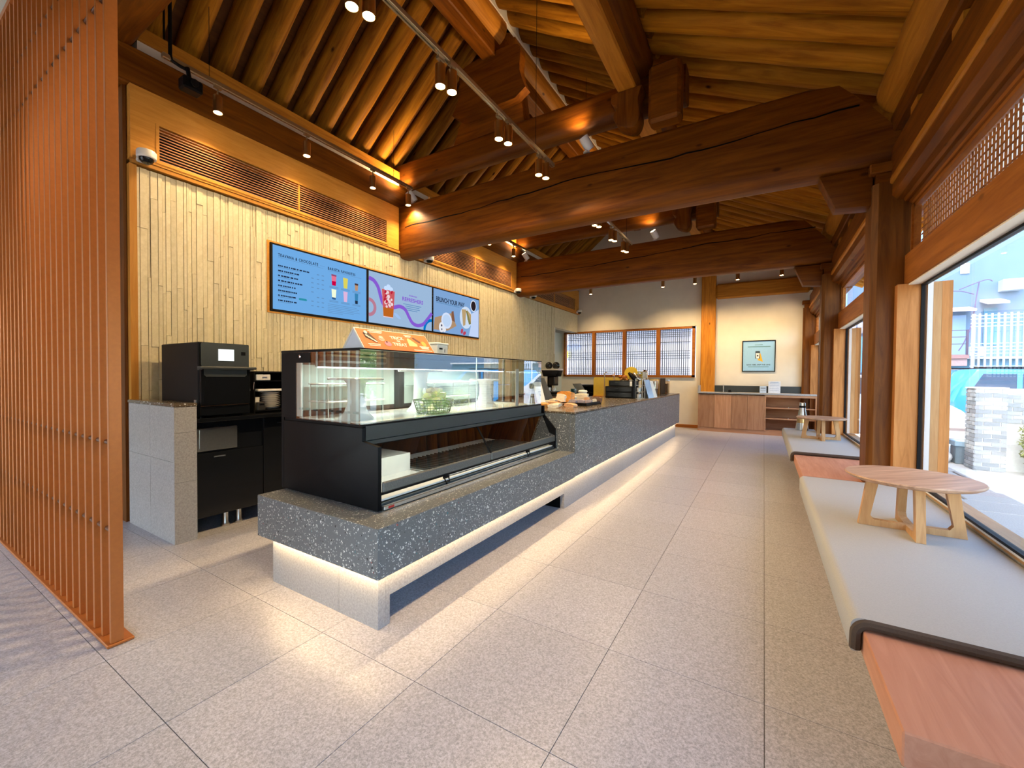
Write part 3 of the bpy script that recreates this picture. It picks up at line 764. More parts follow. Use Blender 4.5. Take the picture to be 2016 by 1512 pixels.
# shelf rack with white dishes
t = thing('shelf_rack', 'black open rack beside the oven holding white dishes', 'rack', (-3.95, 2.03, .893))
B('side_panel', M['black'], t, -4.2, -3.72, 1.885, 1.897, .893, 1.252); B('side_panel', M['black'], t, -4.2, -3.72, 2.21, 2.222, .893, 1.252)
B('shelf', M['black'], t, -4.2, -3.72, 1.897, 2.21, 1.24, 1.252); B('shelf', M['black'], t, -4.2, -3.72, 1.897, 2.21, 1.165, 1.172); B('shelf', M['black'], t, -4.2, -3.72, 1.897, 2.21, .905, .915)
B('back_panel', M['black'], t, -4.2, -4.19, 1.897, 2.21, .893, 1.24)
t = thing('white_box', 'small white box on the upper shelf of the black rack', 'box', (-3.8, 1.975, 1.172))
B('body', M['white'], t, -3.95, -3.735, 1.915, 2.035, 1.172, 1.225, bev=.004); B('label_strip', M['steel'], t, -3.736, -3.733, 1.965, 2.005, 1.192, 1.205)
for k in range(9):
    o = MB().lathe([(0, 0), (.05, 0), (.082, .016), (.085, .018), (.05, .005), (0, .004)], (-3.84, 2.085, .915+k*.0165), 24).build('plate', M['ivory'], None)
    tag(o, 'white plate in the stack on the black rack, number %s from the bottom' % ('one', 'two', 'three', 'four', 'five', 'six', 'seven', 'eight', 'nine')[k], 'plate', 'stacked white plates')
o = MB().lathe([(0, 0), (.03, 0), (.036, .11), (.034, .11), (.028, .005), (0, .005)], (-3.80, 1.935, .955), 20).build('cup', M['ivory'], None)
o.location.z = .915; W[o.name] = o.location.copy(); tag(o, 'white cup beside the plate stack on the black rack', 'cup')
t = thing('control_box', 'small silver box with a dark display in front of the plates', 'timer', (-3.745, 1.955, .915))
B('body', M['steel'], t, -3.765, -3.725, 1.92, 1.985, .915, .985, bev=.003); B('display', M['black'], t, -3.725, -3.722, 1.933, 1.972, .957, .972)
o = MB().box(-3.93, -3.74, 1.93, 2.18, 1.10, 1.122, bev=.006).build('tray', M['ivory'], None)
o.location.z = 1.075; tag(o, 'cream tray lying over the plates on the black rack', 'tray')
# plates column sits right under the tray

# ------------------------------------------------------------------ display case
t = thing('display_case', 'black glazed pastry display case standing on the terrazzo ledge', 'display case', (-2.1, 2.5, .52))
y0, y1 = 1.467, 3.56; xf = -1.835
mb = MB().prism([(-2.55, .521), (-1.695, .521), (-1.695, .855), (-1.817, .875), (-1.817, .945), (-2.55, .945)], 'Y', y0, y0+.025, bev=.002)
mb.build('side_panel', M['black'], t)
mb = MB().prism([(-2.55, .521), (-1.695, .521), (-1.695, .73), (-1.817, .86), (-1.817, .945), (-2.55, .945)], 'Y', y1+.03, y1+.05)
mb.build('side_panel', M['black'], t)
B('deck', M['black'], t, -2.55, xf+.012, y0+.005, y1-.01, .945, .962, bev=.002)
B('deck_board', M['ivory'], t, -2.43, xf-.02, y0+.03, y1-.03, .962, .966)
B('front_rail', M['darkgrey'], t, xf-.01, xf+.014, y0+.026, y1-.01, .872, .956, bev=.004)
B('under_rail', M['darkgrey'], t, -1.86, -1.815, y0+.026, y1+.03, .852, .872)
B('back_wall', M['black'], t, -2.57, -2.545, y0, y1+.03, .521, 1.36)
for (a, b) in ((y0+.08, 2.32), (2.42, 3.45)):
    B('rear_door', M['doorreflect'], t, -2.50, -2.494, a, b, 1.0, 1.29)
mb = MB().box(-2.505, -2.49, y0+.02, y1-.02, .966, 1.0).box(-2.505, -2.49, y0+.02, y1-.02, 1.29, 1.36).box(-2.505, -2.488, 2.32, 2.42, 1.0, 1.29).box(-2.505, -2.49, y0+.02, y0+.08, 1.0, 1.29).box(-2.505, -2.49, 3.45, y1-.02, 1.0, 1.29)
mb.build('rear_frame', M['darkgrey'], t)
mb = MB().box(-2.545, -2.415, y0, y0+.02, .962, 1.36)
mb.build('corner_post', M['black'], t)
mb = MB().box(-2.413, -2.37, y0+.002, y0+.012, .975, 1.30).box(-2.37, -2.0, y0+.002, y0+.004, .966, .972)
mb.build('white_edge', M['white'], t)
kb = B('lock_box', M['black'], t, -2.415, -2.27, y0-.003, y0+.03, 1.297, 1.358)
MB().cyl((-2.36, y0-.003, 1.335), (-2.36, y0-.012, 1.335), .009).cyl((-2.36, y0-.012, 1.335), (-2.345, y0-.018, 1.333), .004).build('key', M['chrome'], kb)
B('top_panel', M['blackgloss'], t, -2.56, -2.40, y0-.005, y1, 1.362, 1.372)
B('top_glass', M['caseglass'], t, -2.40, xf+.004, y0-.004, y1, 1.363, 1.370)
B('top_edge', M['black'], t, -2.56, xf+.006, y0-.007, y0-.0045, 1.360, 1.373)
B('top_edge', M['black'], t, xf+.0045, xf+.0065, y0-.0045, y1, 1.366, 1.373)
B('side_glass', M['caseglass'], t, -2.414, xf-.001, y0-.001, y0+.006-.005, .962, 1.362)
for a, b in ((y0, 2.52), (2.522, y1)): B('front_glass', M['caseglass'], t, xf-.003, xf+.003, a, b, .958, 1.362)
B('side_glass', M['caseglass'], t, -2.414, xf-.004, y1-.007, y1-.001, .962, 1.362)
B('lamp_housing', M['darkgrey'], t, -2.27, -2.22, y0+.03, y1-.05, 1.275, 1.30)
B('lamp_tube', M['ledcool'], t, -2.265, -2.225, y0+.04, y1-.06, 1.268, 1.275)
B('glass_shelf', M['caseglass'], t, -2.48, -2.15, 2.43, y1-.04, 1.14, 1.146)
B('air_duct', M['darkgrey'], t, -2.48, -2.30, 1.62, 2.08, 1.305, 1.355, bev=.012)
for yy in (2.52,):
    MB().cyl((-1.842, yy, .966), (-1.842, yy, 1.362), .005).build('glass_joint', M['chrome'], t)
B('thermometer_strip', M['white'], t, -1.846, -1.841, 3.10, 3.15, .966, 1.29)
# lower chilled well
B('well_floor', M['ivory'], t, -2.5, -1.72, y0+.03, y1+.03, .56, .57)
B('well_back', M['ivory'], t, -2.5, -2.1, y0+.03, 2.1, .57, .69)
B('well_grate', M['steel'], t, -2.3, -1.75, 2.1, y1+.02, .575, .58)
for q in range(30):
    yy = 2.1+q*.047
    if q == 0: gs = B('grate_bar', M['darkgrey'], t, -2.3, -1.76, yy, yy+.012, .58, .592)
    else: inst(gs, 'grate_bar', (-2.03, yy+.006, .58), t)
B('sill_rail', M['steel'], t, -1.70, -1.675, y0+.025, y1+.05, .523, .545, bev=.003)
B('sill_rail', M['darkgrey'], t, -1.74, -1.70, y0+.025, y1+.05, .523, .555)
def tilted(a, b, name, m, c0, c1, parent, off=0, thick=.006):
    n = Vector((c1[1]-c0[1], 0, -(c1[0]-c0[0]))).normalized()
    mb = MB()
    P = [(c0[0]+n.x*off, c0[1]+n.z*off), (c1[0]+n.x*off, c1[1]+n.z*off), (c1[0]+n.x*(off+thick), c1[1]+n.z*(off+thick)), (c0[0]+n.x*(off+thick), c0[1]+n.z*(off+thick))]
    return mb.prism(P, 'Y', a, b).build(name, m, parent)
for k, (a, b) in enumerate(((y0+.03, 2.50), (2.51, y1+.025))):
    fd = tilted(a, b, 'flap_glass', M['caseglass'], (-1.700, .662), (-1.83, .852), t)
    B('flap_frame', M['galv'], fd, -1.705, -1.688, a, b, .612, .668, bev=.006)
    B('flap_seal', M['black'], fd, -1.712, -1.70, a, b, .598, .612)
    mb = MB().box(-1.694, -1.682, (a+b)/2-.025, (a+b)/2+.025, .588, .602).tube([(-1.684, (a+b)/2-.02, .59), (-1.674, (a+b)/2-.016, .566), (-1.674, (a+b)/2+.016, .566), (-1.684, (a+b)/2+.02, .59)], .004, 6).box(-1.688, -1.68, (a+b)/2-.004, (a+b)/2+.004, .55, .565)
    mb.build('latch', M['black'], fd)
o = tilted(2.497, 2.513, 'flap_divider', M['black'], (-1.698, .662), (-1.83, .852), t, .004, .004)
B('red_mark', mat('red_mark', (.5, .03, .02), .5), t, -1.676, -1.6745, 1.52, 1.56, .527, .54)
area('case_lamp', (-2.245, 2.5, 1.262), .05, 2.0, 6.5, (.93, 1, .95), parent=t)
area('well_lamp', (-1.95, 2.5, .84), .05, 1.9, 3, (1, .95, .8), parent=t)

# cake stands, racks and basket in the case
def cake_stand(x, y, R, h, lb):
    t = thing('cake_stand', lb, 'cake stand', (x, y, .966), 'white cake stands in the display case')
    MB().lathe([(0, 0), (.10, 0), (.098, .01), (.066, .045), (.05, .10), (.047, h-.07), (.055, h-.03), (.07, h-.014), (0, h-.014)], (x, y, .966), 28).build('pedestal', M['ivory'], t)
    MB().lathe([(0, h-.0138), (R, h-.0138), (R+.004, h-.004), (R, h), (0, h)], (x, y, .966), 36).build('plate', M['ivory'], t)
cake_stand(-2.06, 1.62, .155, .245, 'white cake stand nearest the case corner')
cake_stand(-2.12, 2.22, .155, .30, 'white cake stand behind the wire bread basket')
cake_stand(-2.05, 2.93, .13, .235, 'white cake stand towards the far end of the case')
def shelf_stand(x0, x1, ya, yb, levels, lb):
    t = thing('display_rack', lb, 'rack', ((x0+x1)/2, (ya+yb)/2, .966), 'white wire display racks in the case')
    mb = MB(); top = levels[-1]
    for yy in (ya+.01, yb-.01):
        mb.tube([(x0+.01, yy, .966), (x0+.01, yy, top), (x1-.01, yy, top), (x1-.01, yy, .966)], .0035, 6)
    mb.build('frame', M['white'], t)
    for z in levels: B('board', M['ivory'], t, x0, x1, ya, yb, z, z+.01, bev=.003)
shelf_stand(-2.44, -2.24, 1.56, 2.0, (1.055, 1.165), 'white two tier wire rack near the mirror at the near end')
shelf_stand(-2.44, -2.24, 2.50, 2.98, (1.05, 1.165), 'white two tier wire rack near the mirror at the far end')
t = thing('wire_basket', 'dark wire basket heaped with wrapped cheese breads inside the case', 'basket', (-1.97, 2.19, .966))
mb = MB(); bx, by = -1.965, 2.19
def ring(f, z):
    a = .145*f; b = .105*f; P = []
    for k in range(28):
        u = 2*PI*k/28; cu, su = math.cos(u), math.sin(u)
        P.append((bx+b*abs(cu)**.7*math.copysign(1, cu), by+a*abs(su)**.7*math.copysign(1, su), z))
    return P
for i in range(6): mb.tube(ring(.80+.04*i, .97+.018*i), .0021 if i < 5 else .004, 5, closed=True)
A, Bq = ring(.80, .97), ring(1.0, 1.06)
for k in range(28): mb.tube([A[k], Bq[k]], .0018, 5)
for k in range(2, 12, 2): mb.tube([A[k], A[28-k]], .0018, 5)
o = mb.build('basket', M['wire'], t)
PK = [mat('wrap_a', (.72, .63, .42), .3, noise=.15, nscale=60), mat('wrap_b', (.80, .76, .66), .25, noise=.12, nscale=70), mat('wrap_c', (.70, .55, .26), .3, noise=.15, nscale=60)]
rb = random.Random(5)
def pack(x, y, z, sx, sy, sz, rot, m, name, lb, cat, grp):
    bm = bmesh.new(); bmesh.ops.create_cube(bm, size=1)
    bmesh.ops.subdivide_edges(bm, edges=bm.edges[:], cuts=2, use_grid_fill=True)
    for v in bm.verts:
        k = 1-.55*max(0, abs(v.co.x)*2-.6); v.co.z *= k; v.co += Vector([rb.uniform(-.05, .05) for _ in range(3)])
        v.co.x *= sx; v.co.y *= sy; v.co.z *= sz
    mb = MB(); mb.merge(bm); o = mb.build(name, m, None, smooth=60, origin=(0, 0, 0)); o.location = (x, y, z); o.rotation_euler = rot; W[o.name] = Vector((x, y, z))
    return tag(o, lb, cat, grp)
for k in range(26):
    a = rb.uniform(0, 2*PI); r = math.sqrt(rb.random()); lay = k/26
    f = (.78 if lay < .5 else .62-.4*(lay-.5))
    pack(bx+.085*r*math.cos(a)*f, by+.12*r*math.sin(a)*f, 1.0+lay*.13, .062, .05, .034, (rb.uniform(-.7, .7), rb.uniform(-.7, .7), rb.uniform(0, 6)), PK[k % 3], 'wrapped_bread', 'small wrapped bread heaped in the dark wire basket', 'bread', 'wrapped breads in the wire basket')
t = thing('price_card', 'small orange card leaning inside the far end of the case', 'card', (-1.98, 3.36, .966))
MB().box(-2.0, -1.96, 3.355, 3.362, .966, 1.045).build('card', M['orange'], t)
# orange tent sign on the case
t = thing('tent_sign', 'orange tent sign with cakes reading TRICK OR TREAT on the display case', 'sign', (-2.02, 1.88, 1.372))
ya, yb = 1.575, 2.165; apex = (-2.03, 1.505); fr = (-1.93, 1.374); bk = (-2.135, 1.374)
mb = MB().prism([bk, (bk[0]+.012, bk[1]), (apex[0], apex[1]-.012), (fr[0]-.012, fr[1]), fr, apex], 'Y', ya, yb)
mb.build('card', M['white'], t)
mb = MB().prism([(bk[0]+.013, bk[1]), (apex[0], apex[1]-.014), (fr[0]-.013, fr[1])], 'Y', ya+.004, ya+.006)
mb.build('end_card', mat('pale_card', (.62, .66, .78), .6, noise=.02), t)
pn = Panel((fr[0], ya, fr[1]), (0, 1, 0), (apex[0]-fr[0], 0, apex[1]-fr[1]))
Wd, Hh = yb-ya, math.hypot(apex[0]-fr[0], apex[1]-fr[1])
pn.rects([(.006, Wd-.006, .006, Hh-.006)], .0005).build('print', M['orange'], t)
wt = mat('print_white', (.85, .80, .70), .6, noise=0)
text('lettering', 'TRICK', .034, pn.mtx(.30, .098, .0025), wt, t, align='CENTER', sx=1.15)
text('lettering', 'OR', .020, pn.mtx(.30, .076, .0025), wt, t, align='CENTER')
text('lettering', 'TREAT', .034, pn.mtx(.30, .045, .0025), wt, t, align='CENTER', sx=1.15)
mb = MB()
for a0, a1, b in ((.09, .20, .145), (.10, .19, .134), (.045, .135, .040), (.05, .13, .029), (.375, .44, .138), (.38, .43, .128), (.47, .56, .052), (.475, .55, .043), (.48, .55, .034), (.40, .57, .018)): pn.poly(mb, [(a0, b), (a1, b), (a1, b+.006), (a0, b+.006)], .002)
mb.build('small_print', wt, t)['kind'] = 'stuff'
dk = mat('print_dark', (.05, .02, .015), .6, noise=0); pk = mat('print_pink', (.75, .2, .3), .5, noise=0); cr = mat('print_cream', (.80, .58, .25), .5, noise=0); oj = mat('print_peach', (.85, .38, .06), .5, noise=0)
mb = pn.poly(MB(), [(.045, .125), (.065, .14), (.09, .13), (.125, .07), (.12, .055), (.05, .09)], .002); mb.build('cake_print', dk, t)
mb = MB(); 
for q in range(3): pn.poly(mb, [(.05+.02*q, .108-.016*q), (.062+.02*q, .112-.016*q), (.082+.02*q, .092-.016*q), (.07+.02*q, .088-.016*q)], .0042)
pn.disc(mb, .065, .13, .012, .0042); mb.build('cake_layers', wt, t)
mb = pn.disc(MB(), .165, .088, .024, .002, .016); mb.build('bun_print', mat('print_rose', (.72, .36, .25), .5, noise=0), t)
pn.disc(MB(), .165, .100, .017, .0042, .012).build('bun_top', mat('print_blush', (.8, .5, .42), .5, noise=0), t)
pn.disc(MB(), .20, .055, .026, .002, .02).build('donut_print', pk, t); pn.disc(MB(), .195, .068, .006, .0042).build('berry', dk, t)
pn.poly(MB(), [(.375, .05), (.385, .11), (.40, .118), (.455, .07), (.45, .052)], .002).build('cheesecake_print', cr, t)
pn.poly(MB(), [(.44, .125), (.455, .13), (.50, .10), (.495, .085), (.47, .095)], .002).build('roll_print', mat('print_brown', (.12, .04, .03), .5, noise=0), t)
pn.disc(MB(), .525, .08, .021, .002, .022).build('pumpkin_print', oj, t)
# little printer
t = thing('label_printer', 'small pale grey box printer on top of the display case', 'printer', (-2.15, 2.43, 1.372))
B('body', M['white'], t, -2.20, -2.10, 2.375, 2.50, 1.372, 1.462, bev=.004); B('lid', M['white'], t, -2.205, -2.096, 2.37, 2.505, 1.463, 1.477, bev=.004)
MB().box(-2.10, -2.098, 2.40, 2.435, 1.425, 1.437).box(-2.10, -2.098, 2.46, 2.463, 1.405, 1.43).build('mark', M['black'], t)

# ------------------------------------------------------------------ menu screens
def screen(k, ya, yb, lb):
    t = thing('menu_screen', lb, 'screen', (-4.42, (ya+yb)/2, 1.893), 'wall of three menu screens')
    B('bezel', M['black'], t, -4.452, -4.405, ya, yb, 1.893, 2.602, bev=.002)
    return t, Panel((-4.405, ya, 1.893), (0, 1, 0), (0, 0, 1))
SY = [(2.405, 3.636), (3.637, 4.871), (4.872, 6.105)]
def E_(n, c, s=1): return emit(n, c, s)
ink = E_('screen_ink', (.02, .035, .08), .5); inkl = E_('screen_ink_soft', (.10, .22, .40), .8)
for k in range(3):
    t, p = screen(k, *SY[k], ('left menu screen headed TEAVANA & CHOCOLATE on pale blue', 'middle menu screen with an iced red drink and purple ribbon', 'right menu screen headed BRUNCH YOUR WAY with plates of food')[k])
    w_, h_ = SY[k][1]-SY[k][0], .709
    bgc = [(.105, .27, .52), (.22, .32, .46), (.14, .25, .44)][k]
    p.rects([(.02, w_-.018, .02, h_-.02)], .0005).build('picture', E_('screen_bg_%d' % k, bgc, .95), t)
    Z3 = .003
    if k == 0:
        text('heading', 'TEAVANA & CHOCOLATE', .044, p.mtx(.075, .58, Z3), ink, t, width=.46, spacing=1.3)
        text('heading', 'BARISTA FAVORITES', .044, p.mtx(.66, .57, Z3), ink, t, width=.38, spacing=1.3)
        mb = MB(); r = random.Random(2)
        L = (.34, .24, .22, .25, .18, .20, .20, .19)
        for q in range(8):
            b = .475-.052*q; a = .075
            while a < .075+L[q]:
                wd = r.choice((.012, .016, .02, .03)); p.poly(mb, [(a, b), (a+wd, b), (a+wd, b+.015), (a, b+.015)], Z3); a += wd+r.choice((.004, .006, .012))
        mb.build('menu_lines', ink, t)['kind'] = 'stuff'
        mb = MB()
        for q in range(8):
            b = .462-.052*q; p.poly(mb, [(.075, b), (.075+L[q]*.75, b), (.075+L[q]*.75, b+.005), (.075, b+.005)], Z3)
            for c in (.45, .52, .58):
                if (q*7+int(c*100)) % 5: p.poly(mb, [(c, b+.012), (c+.028, b+.012), (c+.028, b+.022), (c, b+.022)], Z3)
        for a0, a1, b in ((.075, .6, .565), (.56, .62, .59), (.66, 1.13, .555)): p.poly(mb, [(a0, b), (a1, b), (a1, b+.003), (a0, b+.003)], Z3)
        for q in range(6): p.poly(mb, [(.66, .165-.02*q), (.66+(.40, .44, .42, .45, .36, .2)[q], .165-.02*q), (.66+(.40, .44, .42, .45, .36, .2)[q], .170-.02*q), (.66, .170-.02*q)], Z3)
        for cx in (.74, .90, 1.06):
            for b in (.375, .362, .21, .197): p.poly(mb, [(cx-.06, b), (cx+.06, b), (cx+.06, b+.006), (cx-.06, b+.006)], Z3)
        mb.build('fine_print', inkl, t)
        p.poly(MB(), [(.31, .155), (.39, .155), (.40, .165), (.39, .178), (.31, .178), (.30, .165)], Z3).build('badge', E_('badge', (.02, .22, .30), .8), t)
        def cup(cx, b, hh, wd, cols):
            for q, (c0, c1, col) in enumerate(cols):
                w0, w1 = wd*(.72+.28*c0), wd*(.72+.28*c1)
                p.poly(MB(), [(cx-w0, b+hh*c0), (cx+w0, b+hh*c0), (cx+w1, b+hh*c1), (cx-w1, b+hh*c1)], Z3).build('drink_picture', E_('drink_%d' % random.randrange(9999), col, .9), t)
        cup(.74, .395, .13, .034, ((0, .4, (.42, .0, .04)), (.4, .85, (.55, .12, .2)), (.85, 1, (.2, .05, .12))))
        cup(.90, .39, .125, .034, ((0, 1, (.5, .45, .08)),))
        cup(1.06, .39, .09, .026, ((0, .75, (.35, .2, .12)), (.75, 1, (.05, .03, .03))))
        cup(.74, .23, .12, .032, ((.2, 1, (.62, .68, .5)), (0, .2, (.02, .08, .2))))
        cup(.90, .225, .125, .03, ((0, 1, (.5, .32, .5)),))
        cup(1.06, .225, .13, .026, ((.3, 1, (.03, .16, .32)), (0, .3, (.01, .02, .04))))
    elif k == 1:
        pu = E_('ribbon_purple', (.16, .07, .42), .95)
        p.ribbon(MB(), spline([(.02, .595), (.10, .575), (.17, .50), (.215, .38), (.255, .30), (.33, .24), (.44, .27), (.56, .30), (.66, .27), (.73, .18), (.80, .10), (.90, .07), (1.02, .10), (1.12, .19), (1.214, .29)]), .052, Z3).build('ribbon', pu, t)
        P = [(.02+.10*math.sin(a), .22+.10*math.cos(a)) for a in [PI*q/14 for q in range(15)]]
        p.ribbon(MB(), P, .045, Z3).build('ribbon', E_('ribbon_pink', (.34, .14, .20), .9), t)
        P = [(1.214-.16*math.cos(a)-.0, .02+.16*math.sin(a)) for a in [PI/2*q/10 for q in range(11)]]
        p.ribbon(MB(), P, .045, Z3).build('ribbon', E_('ribbon_blue', (.0, .12, .38), .95), t)
        cx, b0 = .345, .13
        def quad(c0, c1, col, zz, dx=0):
            w0, w1 = .085+.028*c0, .085+.028*c1
            p.poly(MB(), [(cx-w0+dx, b0+.36*c0), (cx+w0+dx, b0+.36*c0), (cx+w1+dx, b0+.36*c1), (cx-w1+dx, b0+.36*c1)], zz).build('drink_picture', E_('refresh_%d' % random.randrange(9999), col, .9), t)
        quad(-.03, 1.01, (.62, .45, .45), .0048); quad(0, .33, (.36, .09, .01), .0066); quad(.33, 1, (.42, .07, .08), .0066)
        mb = MB(); r = random.Random(8)
        for q in range(13): p.disc(mb, cx+r.uniform(-.06, .06), b0+.13+r.uniform(0, .22), r.uniform(.016, .03), .0084, n=6)
        mb.build('ice_picture', E_('ice', (.58, .46, .48), .9), t)
        mb = MB()
        for a, b in ((.29, .46), (.40, .47), (.31, .33), (.29, .40), (.28, .36)): p.disc(mb, a, b, .028, .0102, .016, n=10, rot=1)
        mb.build('berry_picture', E_('berry', (.35, .01, .03), .9), t)
        mb = MB(); [p.disc(mb, .345+dx, .51+dz, rr, .0084, n=9) for dx, dz, rr in ((-.05, 0, .03), (0, .02, .04), (.05, .0, .03))]
        mb.build('ice_picture', E_('ice_blue', (.40, .52, .72), .9), t)
        p.disc(MB(), .51, .16, .07, .0048, .022, rot=-.5).build('drink_shadow', E_('shade_blue', (.25, .38, .62), .9), t)
        text('heading', 'STARBUCKS', .026, p.mtx(.81, .475, .0055), pu, t, align='CENTER', width=.16)
        text('heading', 'REFRESHERS', .075, p.mtx(.81, .395, .0055), pu, t, align='CENTER', width=.42)
        mb = MB()
        for q, (hw, b) in enumerate(((.18, .345), (.14, .318), (.15, .29), (.10, .265))): p.poly(mb, [(.80-hw, b), (.80+hw, b), (.80+hw, b+.010), (.80-hw, b+.010)], .0055)
        mb.build('fine_print', inkl, t)
    else:
        text('heading', 'BRUNCH YOUR WAY', .105, p.mtx(.075, .50, Z3), ink, t, width=.72)
        mb = MB(); p.poly(mb, [(.08, .475), (.66, .475), (.66, .487), (.08, .487)], Z3); mb.build('fine_print', inkl, t)
        def D(name, col, f, zz): 
            mb = MB(); f(mb, zz); mb.build(name, E_('food_%d' % random.randrange(9999), col, .9), t)
        D('board_picture', (.30, .19, .11), lambda m, z: p.poly(m, [(.05, .24), (.26, .30), (.46, .36), (.58, .16), (.36, .06), (.02, .05)], z), .003)
        D('plate_picture', (.46, .52, .66), lambda m, z: p.disc(m, .33, .22, .13, z), .0048)
        D('bowl_picture', (.36, .46, .62), lambda m, z: p.disc(m, .33, .22, .10, z), .0066)
        D('toast_picture', (.16, .07, .04), lambda m, z: p.poly(m, [(.45, .38), (.50, .40), (.54, .22), (.46, .24)], z), .0048)
        D('pan_picture', (.42, .50, .62), lambda m, z: p.disc(m, .84, .33, .17, z, .19), .003)
        D('bread_picture', (.34, .24, .12), lambda m, z: (p.poly(m, [(.72, .46), (.84, .47), (.82, .20), (.76, .18)], z), p.poly(m, [(.86, .47), (.98, .40), (.98, .26), (.88, .30)], z)), .0048)
        D('filling_picture', (.16, .15, .05), lambda m, z: p.poly(m, [(.83, .45), (.87, .45), (.98, .24), (.92, .22)], z), .0066)
        D('coffee_cup_picture', (.55, .58, .66), lambda m, z: p.disc(m, 1.05, .56, .085, z, .10), .003)
        D('coffee_picture', (.015, .01, .012), lambda m, z: p.disc(m, 1.05, .56, .07, z, .085), .0048)
        D('strawberry_picture', (.34, .04, .07), lambda m, z: (p.disc(m, .73, .09, .045, z, .03, rot=1.2), p.disc(m, .80, .06, .045, z, .03, rot=.5)), .003)
        D('cloth_picture', (.38, .46, .64), lambda m, z: p.poly(m, [(1.0, .42), (1.21, .52), (1.21, .02), (.92, .02), (.98, .2)], z), .003)
        D('egg_picture', (.55, .56, .60), lambda m, z: (p.disc(m, .20, .10, .06, z, .08), p.disc(m, .27, .07, .04, z)), .0084)
        D('cup_picture', (.05, .05, .09), lambda m, z: (p.disc(m, .20, .13, .018, z), p.disc(m, .205, .07, .014, z)), .0102)
mb = MB()
for q in ((-4.455, -4.425, 2.382, 2.403, 1.872, 2.623), (-4.455, -4.425, 6.107, 6.128, 1.872, 2.623), (-4.455, -4.425, 2.403, 6.107, 1.872, 1.891), (-4.455, -4.425, 2.403, 6.107, 2.604, 2.623)): mb.box(*q)
tag(mb.build('screen_surround', M['panelY'], None), 'thin pale wooden surround around the three menu screens', 'frame', kind='structure')

# ------------------------------------------------------------------ ceiling cameras
def cctv(x, y, z, lb, d=(1, -.5)):
    t = thing('security_camera', lb, 'camera', (x, y, z), 'white dome cameras on the left wall')
    B('mount', M['white'], t, x-.05, x-.01, y-.045, y+.045, z-.03, z+.03, bev=.008)
    MB().lathe([(0, .05), (.058, .05), (.065, .04), (.065, -.005), (.06, -.012), (0, -.012)], (x+.05, y, z), 24).build('housing', M['white'], t)
    MB().lathe([(.05, -.0125), (.046, -.03), (.03, -.048), (0, -.055)], (x+.05, y, z), 20).build('dome', M['blackgloss'], t)
cctv(-4.38, 1.37, 2.985, 'white dome camera nearest the copper screen')
cctv(-4.38, 4.72, 2.965, 'white dome camera just past the nearest tie beam')
cctv(-4.38, 7.36, 2.965, 'white dome camera at the second tie beam')
cctv(-4.38, 8.02, 2.965, 'small white dome camera just beyond the second tie beam')
cctv(-4.38, 10.66, 2.985, 'white dome camera in the far corner by the cream wall')

# ------------------------------------------------------------------ track lights
def track(name, p0, p1, lb, hang=True, m='bronze', top=None):
    t = thing(name, lb, 'light track', ((p0[0]+p1[0])/2, (p0[1]+p1[1])/2, p0[2]))
    a, b = Vector(p0), Vector(p1); horizontal = abs(a.x-b.x) > abs(a.y-b.y)
    if horizontal: B('rail', M[m], t, min(a.x, b.x), max(a.x, b.x), a.y-.018, a.y+.018, a.z, a.z+.034, bev=.003)
    else:
        B('rail', M[m], t, a.x-.020, a.x+.020, a.y, b.y, a.z, a.z+.036, bev=.003)
        B('slot', M['chrome'], t, a.x-.006, a.x+.006, a.y+.01, b.y-.01, a.z-.001, a.z)
    if top:
        for f in (.12, .88):
            q = a.lerp(b, f); MB().cyl((q.x, q.y, q.z+.03), (q.x, q.y, top), .0025, n=6).build('hanger', M['black'], t)
    return t
track('light_track', (-4.16, 1.42, 3.76), (-4.16, 4.18, 3.76), 'bronze light track along the left header in the nearest bay', top=4.4)
track('light_track', (-4.16, 4.52, 3.76), (-4.16, 7.38, 3.76), 'bronze light track along the left header in the middle bay', top=4.4)
track('light_track', (-1.93, .7, 3.42), (-1.93, 3.98, 3.42), 'bronze light track hanging over the counter in the nearest bay', top=4.9)
track('light_track', (-1.93, 4.6, 3.42), (-1.93, 6.98, 3.42), 'bronze light track hanging over the counter in the middle bay', top=4.9)
track('light_track', (-3.9, 9.8, 3.44), (.55, 9.8, 3.44), 'black light track running across the farthest bay', m='black', top=3.9)
spot_src = None
def lamp_light(o, e, ang, blend, tilt, off):
    l = bpy.data.lights.new('spot_glow', 'SPOT'); l.energy = e*.62; l.color = LAMP; l.spot_size = math.radians(ang); l.spot_blend = 1.0; l.shadow_soft_size = .03
    q = bpy.data.objects.new('spot_glow', l); C.objects.link(q); q.parent = o; q.location = off; q.rotation_euler = tilt
def spot(x, y, zg, zt, lb, e=55, grp='copper spotlights', tilt=(0, 0, 0), ang=100):
    """hanging cylinder spotlight: zt track underside, zg height of the glowing face"""
    t = thing('track_spotlight', lb, 'spotlight', (x, y, zg), grp)
    top = zg+.13
    MB().lathe([(.0335, -.012), (.036, -.012), (.036, .13), (.03, .135), (0, .135), (0, .128), (.0335, .125)], (x, y, zg), 20).build('housing', M['brass'], t)
    MB().cyl((x, y, top), (x, y, zt-.02), .007, n=8).box(x-.014, x+.014, y-.03, y+.03, zt-.022, zt).build('stem', M['bronze'], t)
    MB().lathe([(0, .004), (.033, .004), (.033, .0), (.026, -.010), (.012, -.017), (0, -.018)], (x, y, zg), 20).build('lamp', M['bulb'], t)
    lamp_light(t, e, ang, .6, tilt, (0, 0, -.03))
    return t
ordn = ('first', 'second', 'third', 'fourth')
for k, yy in enumerate((1.816, 2.65, 3.514, 4.11)):
    spot(-4.16, yy, 3.54, 3.76, ordn[k]+' copper spotlight from the screen on the left wall track', 75, tilt=(0, -.1, 0), ang=130)
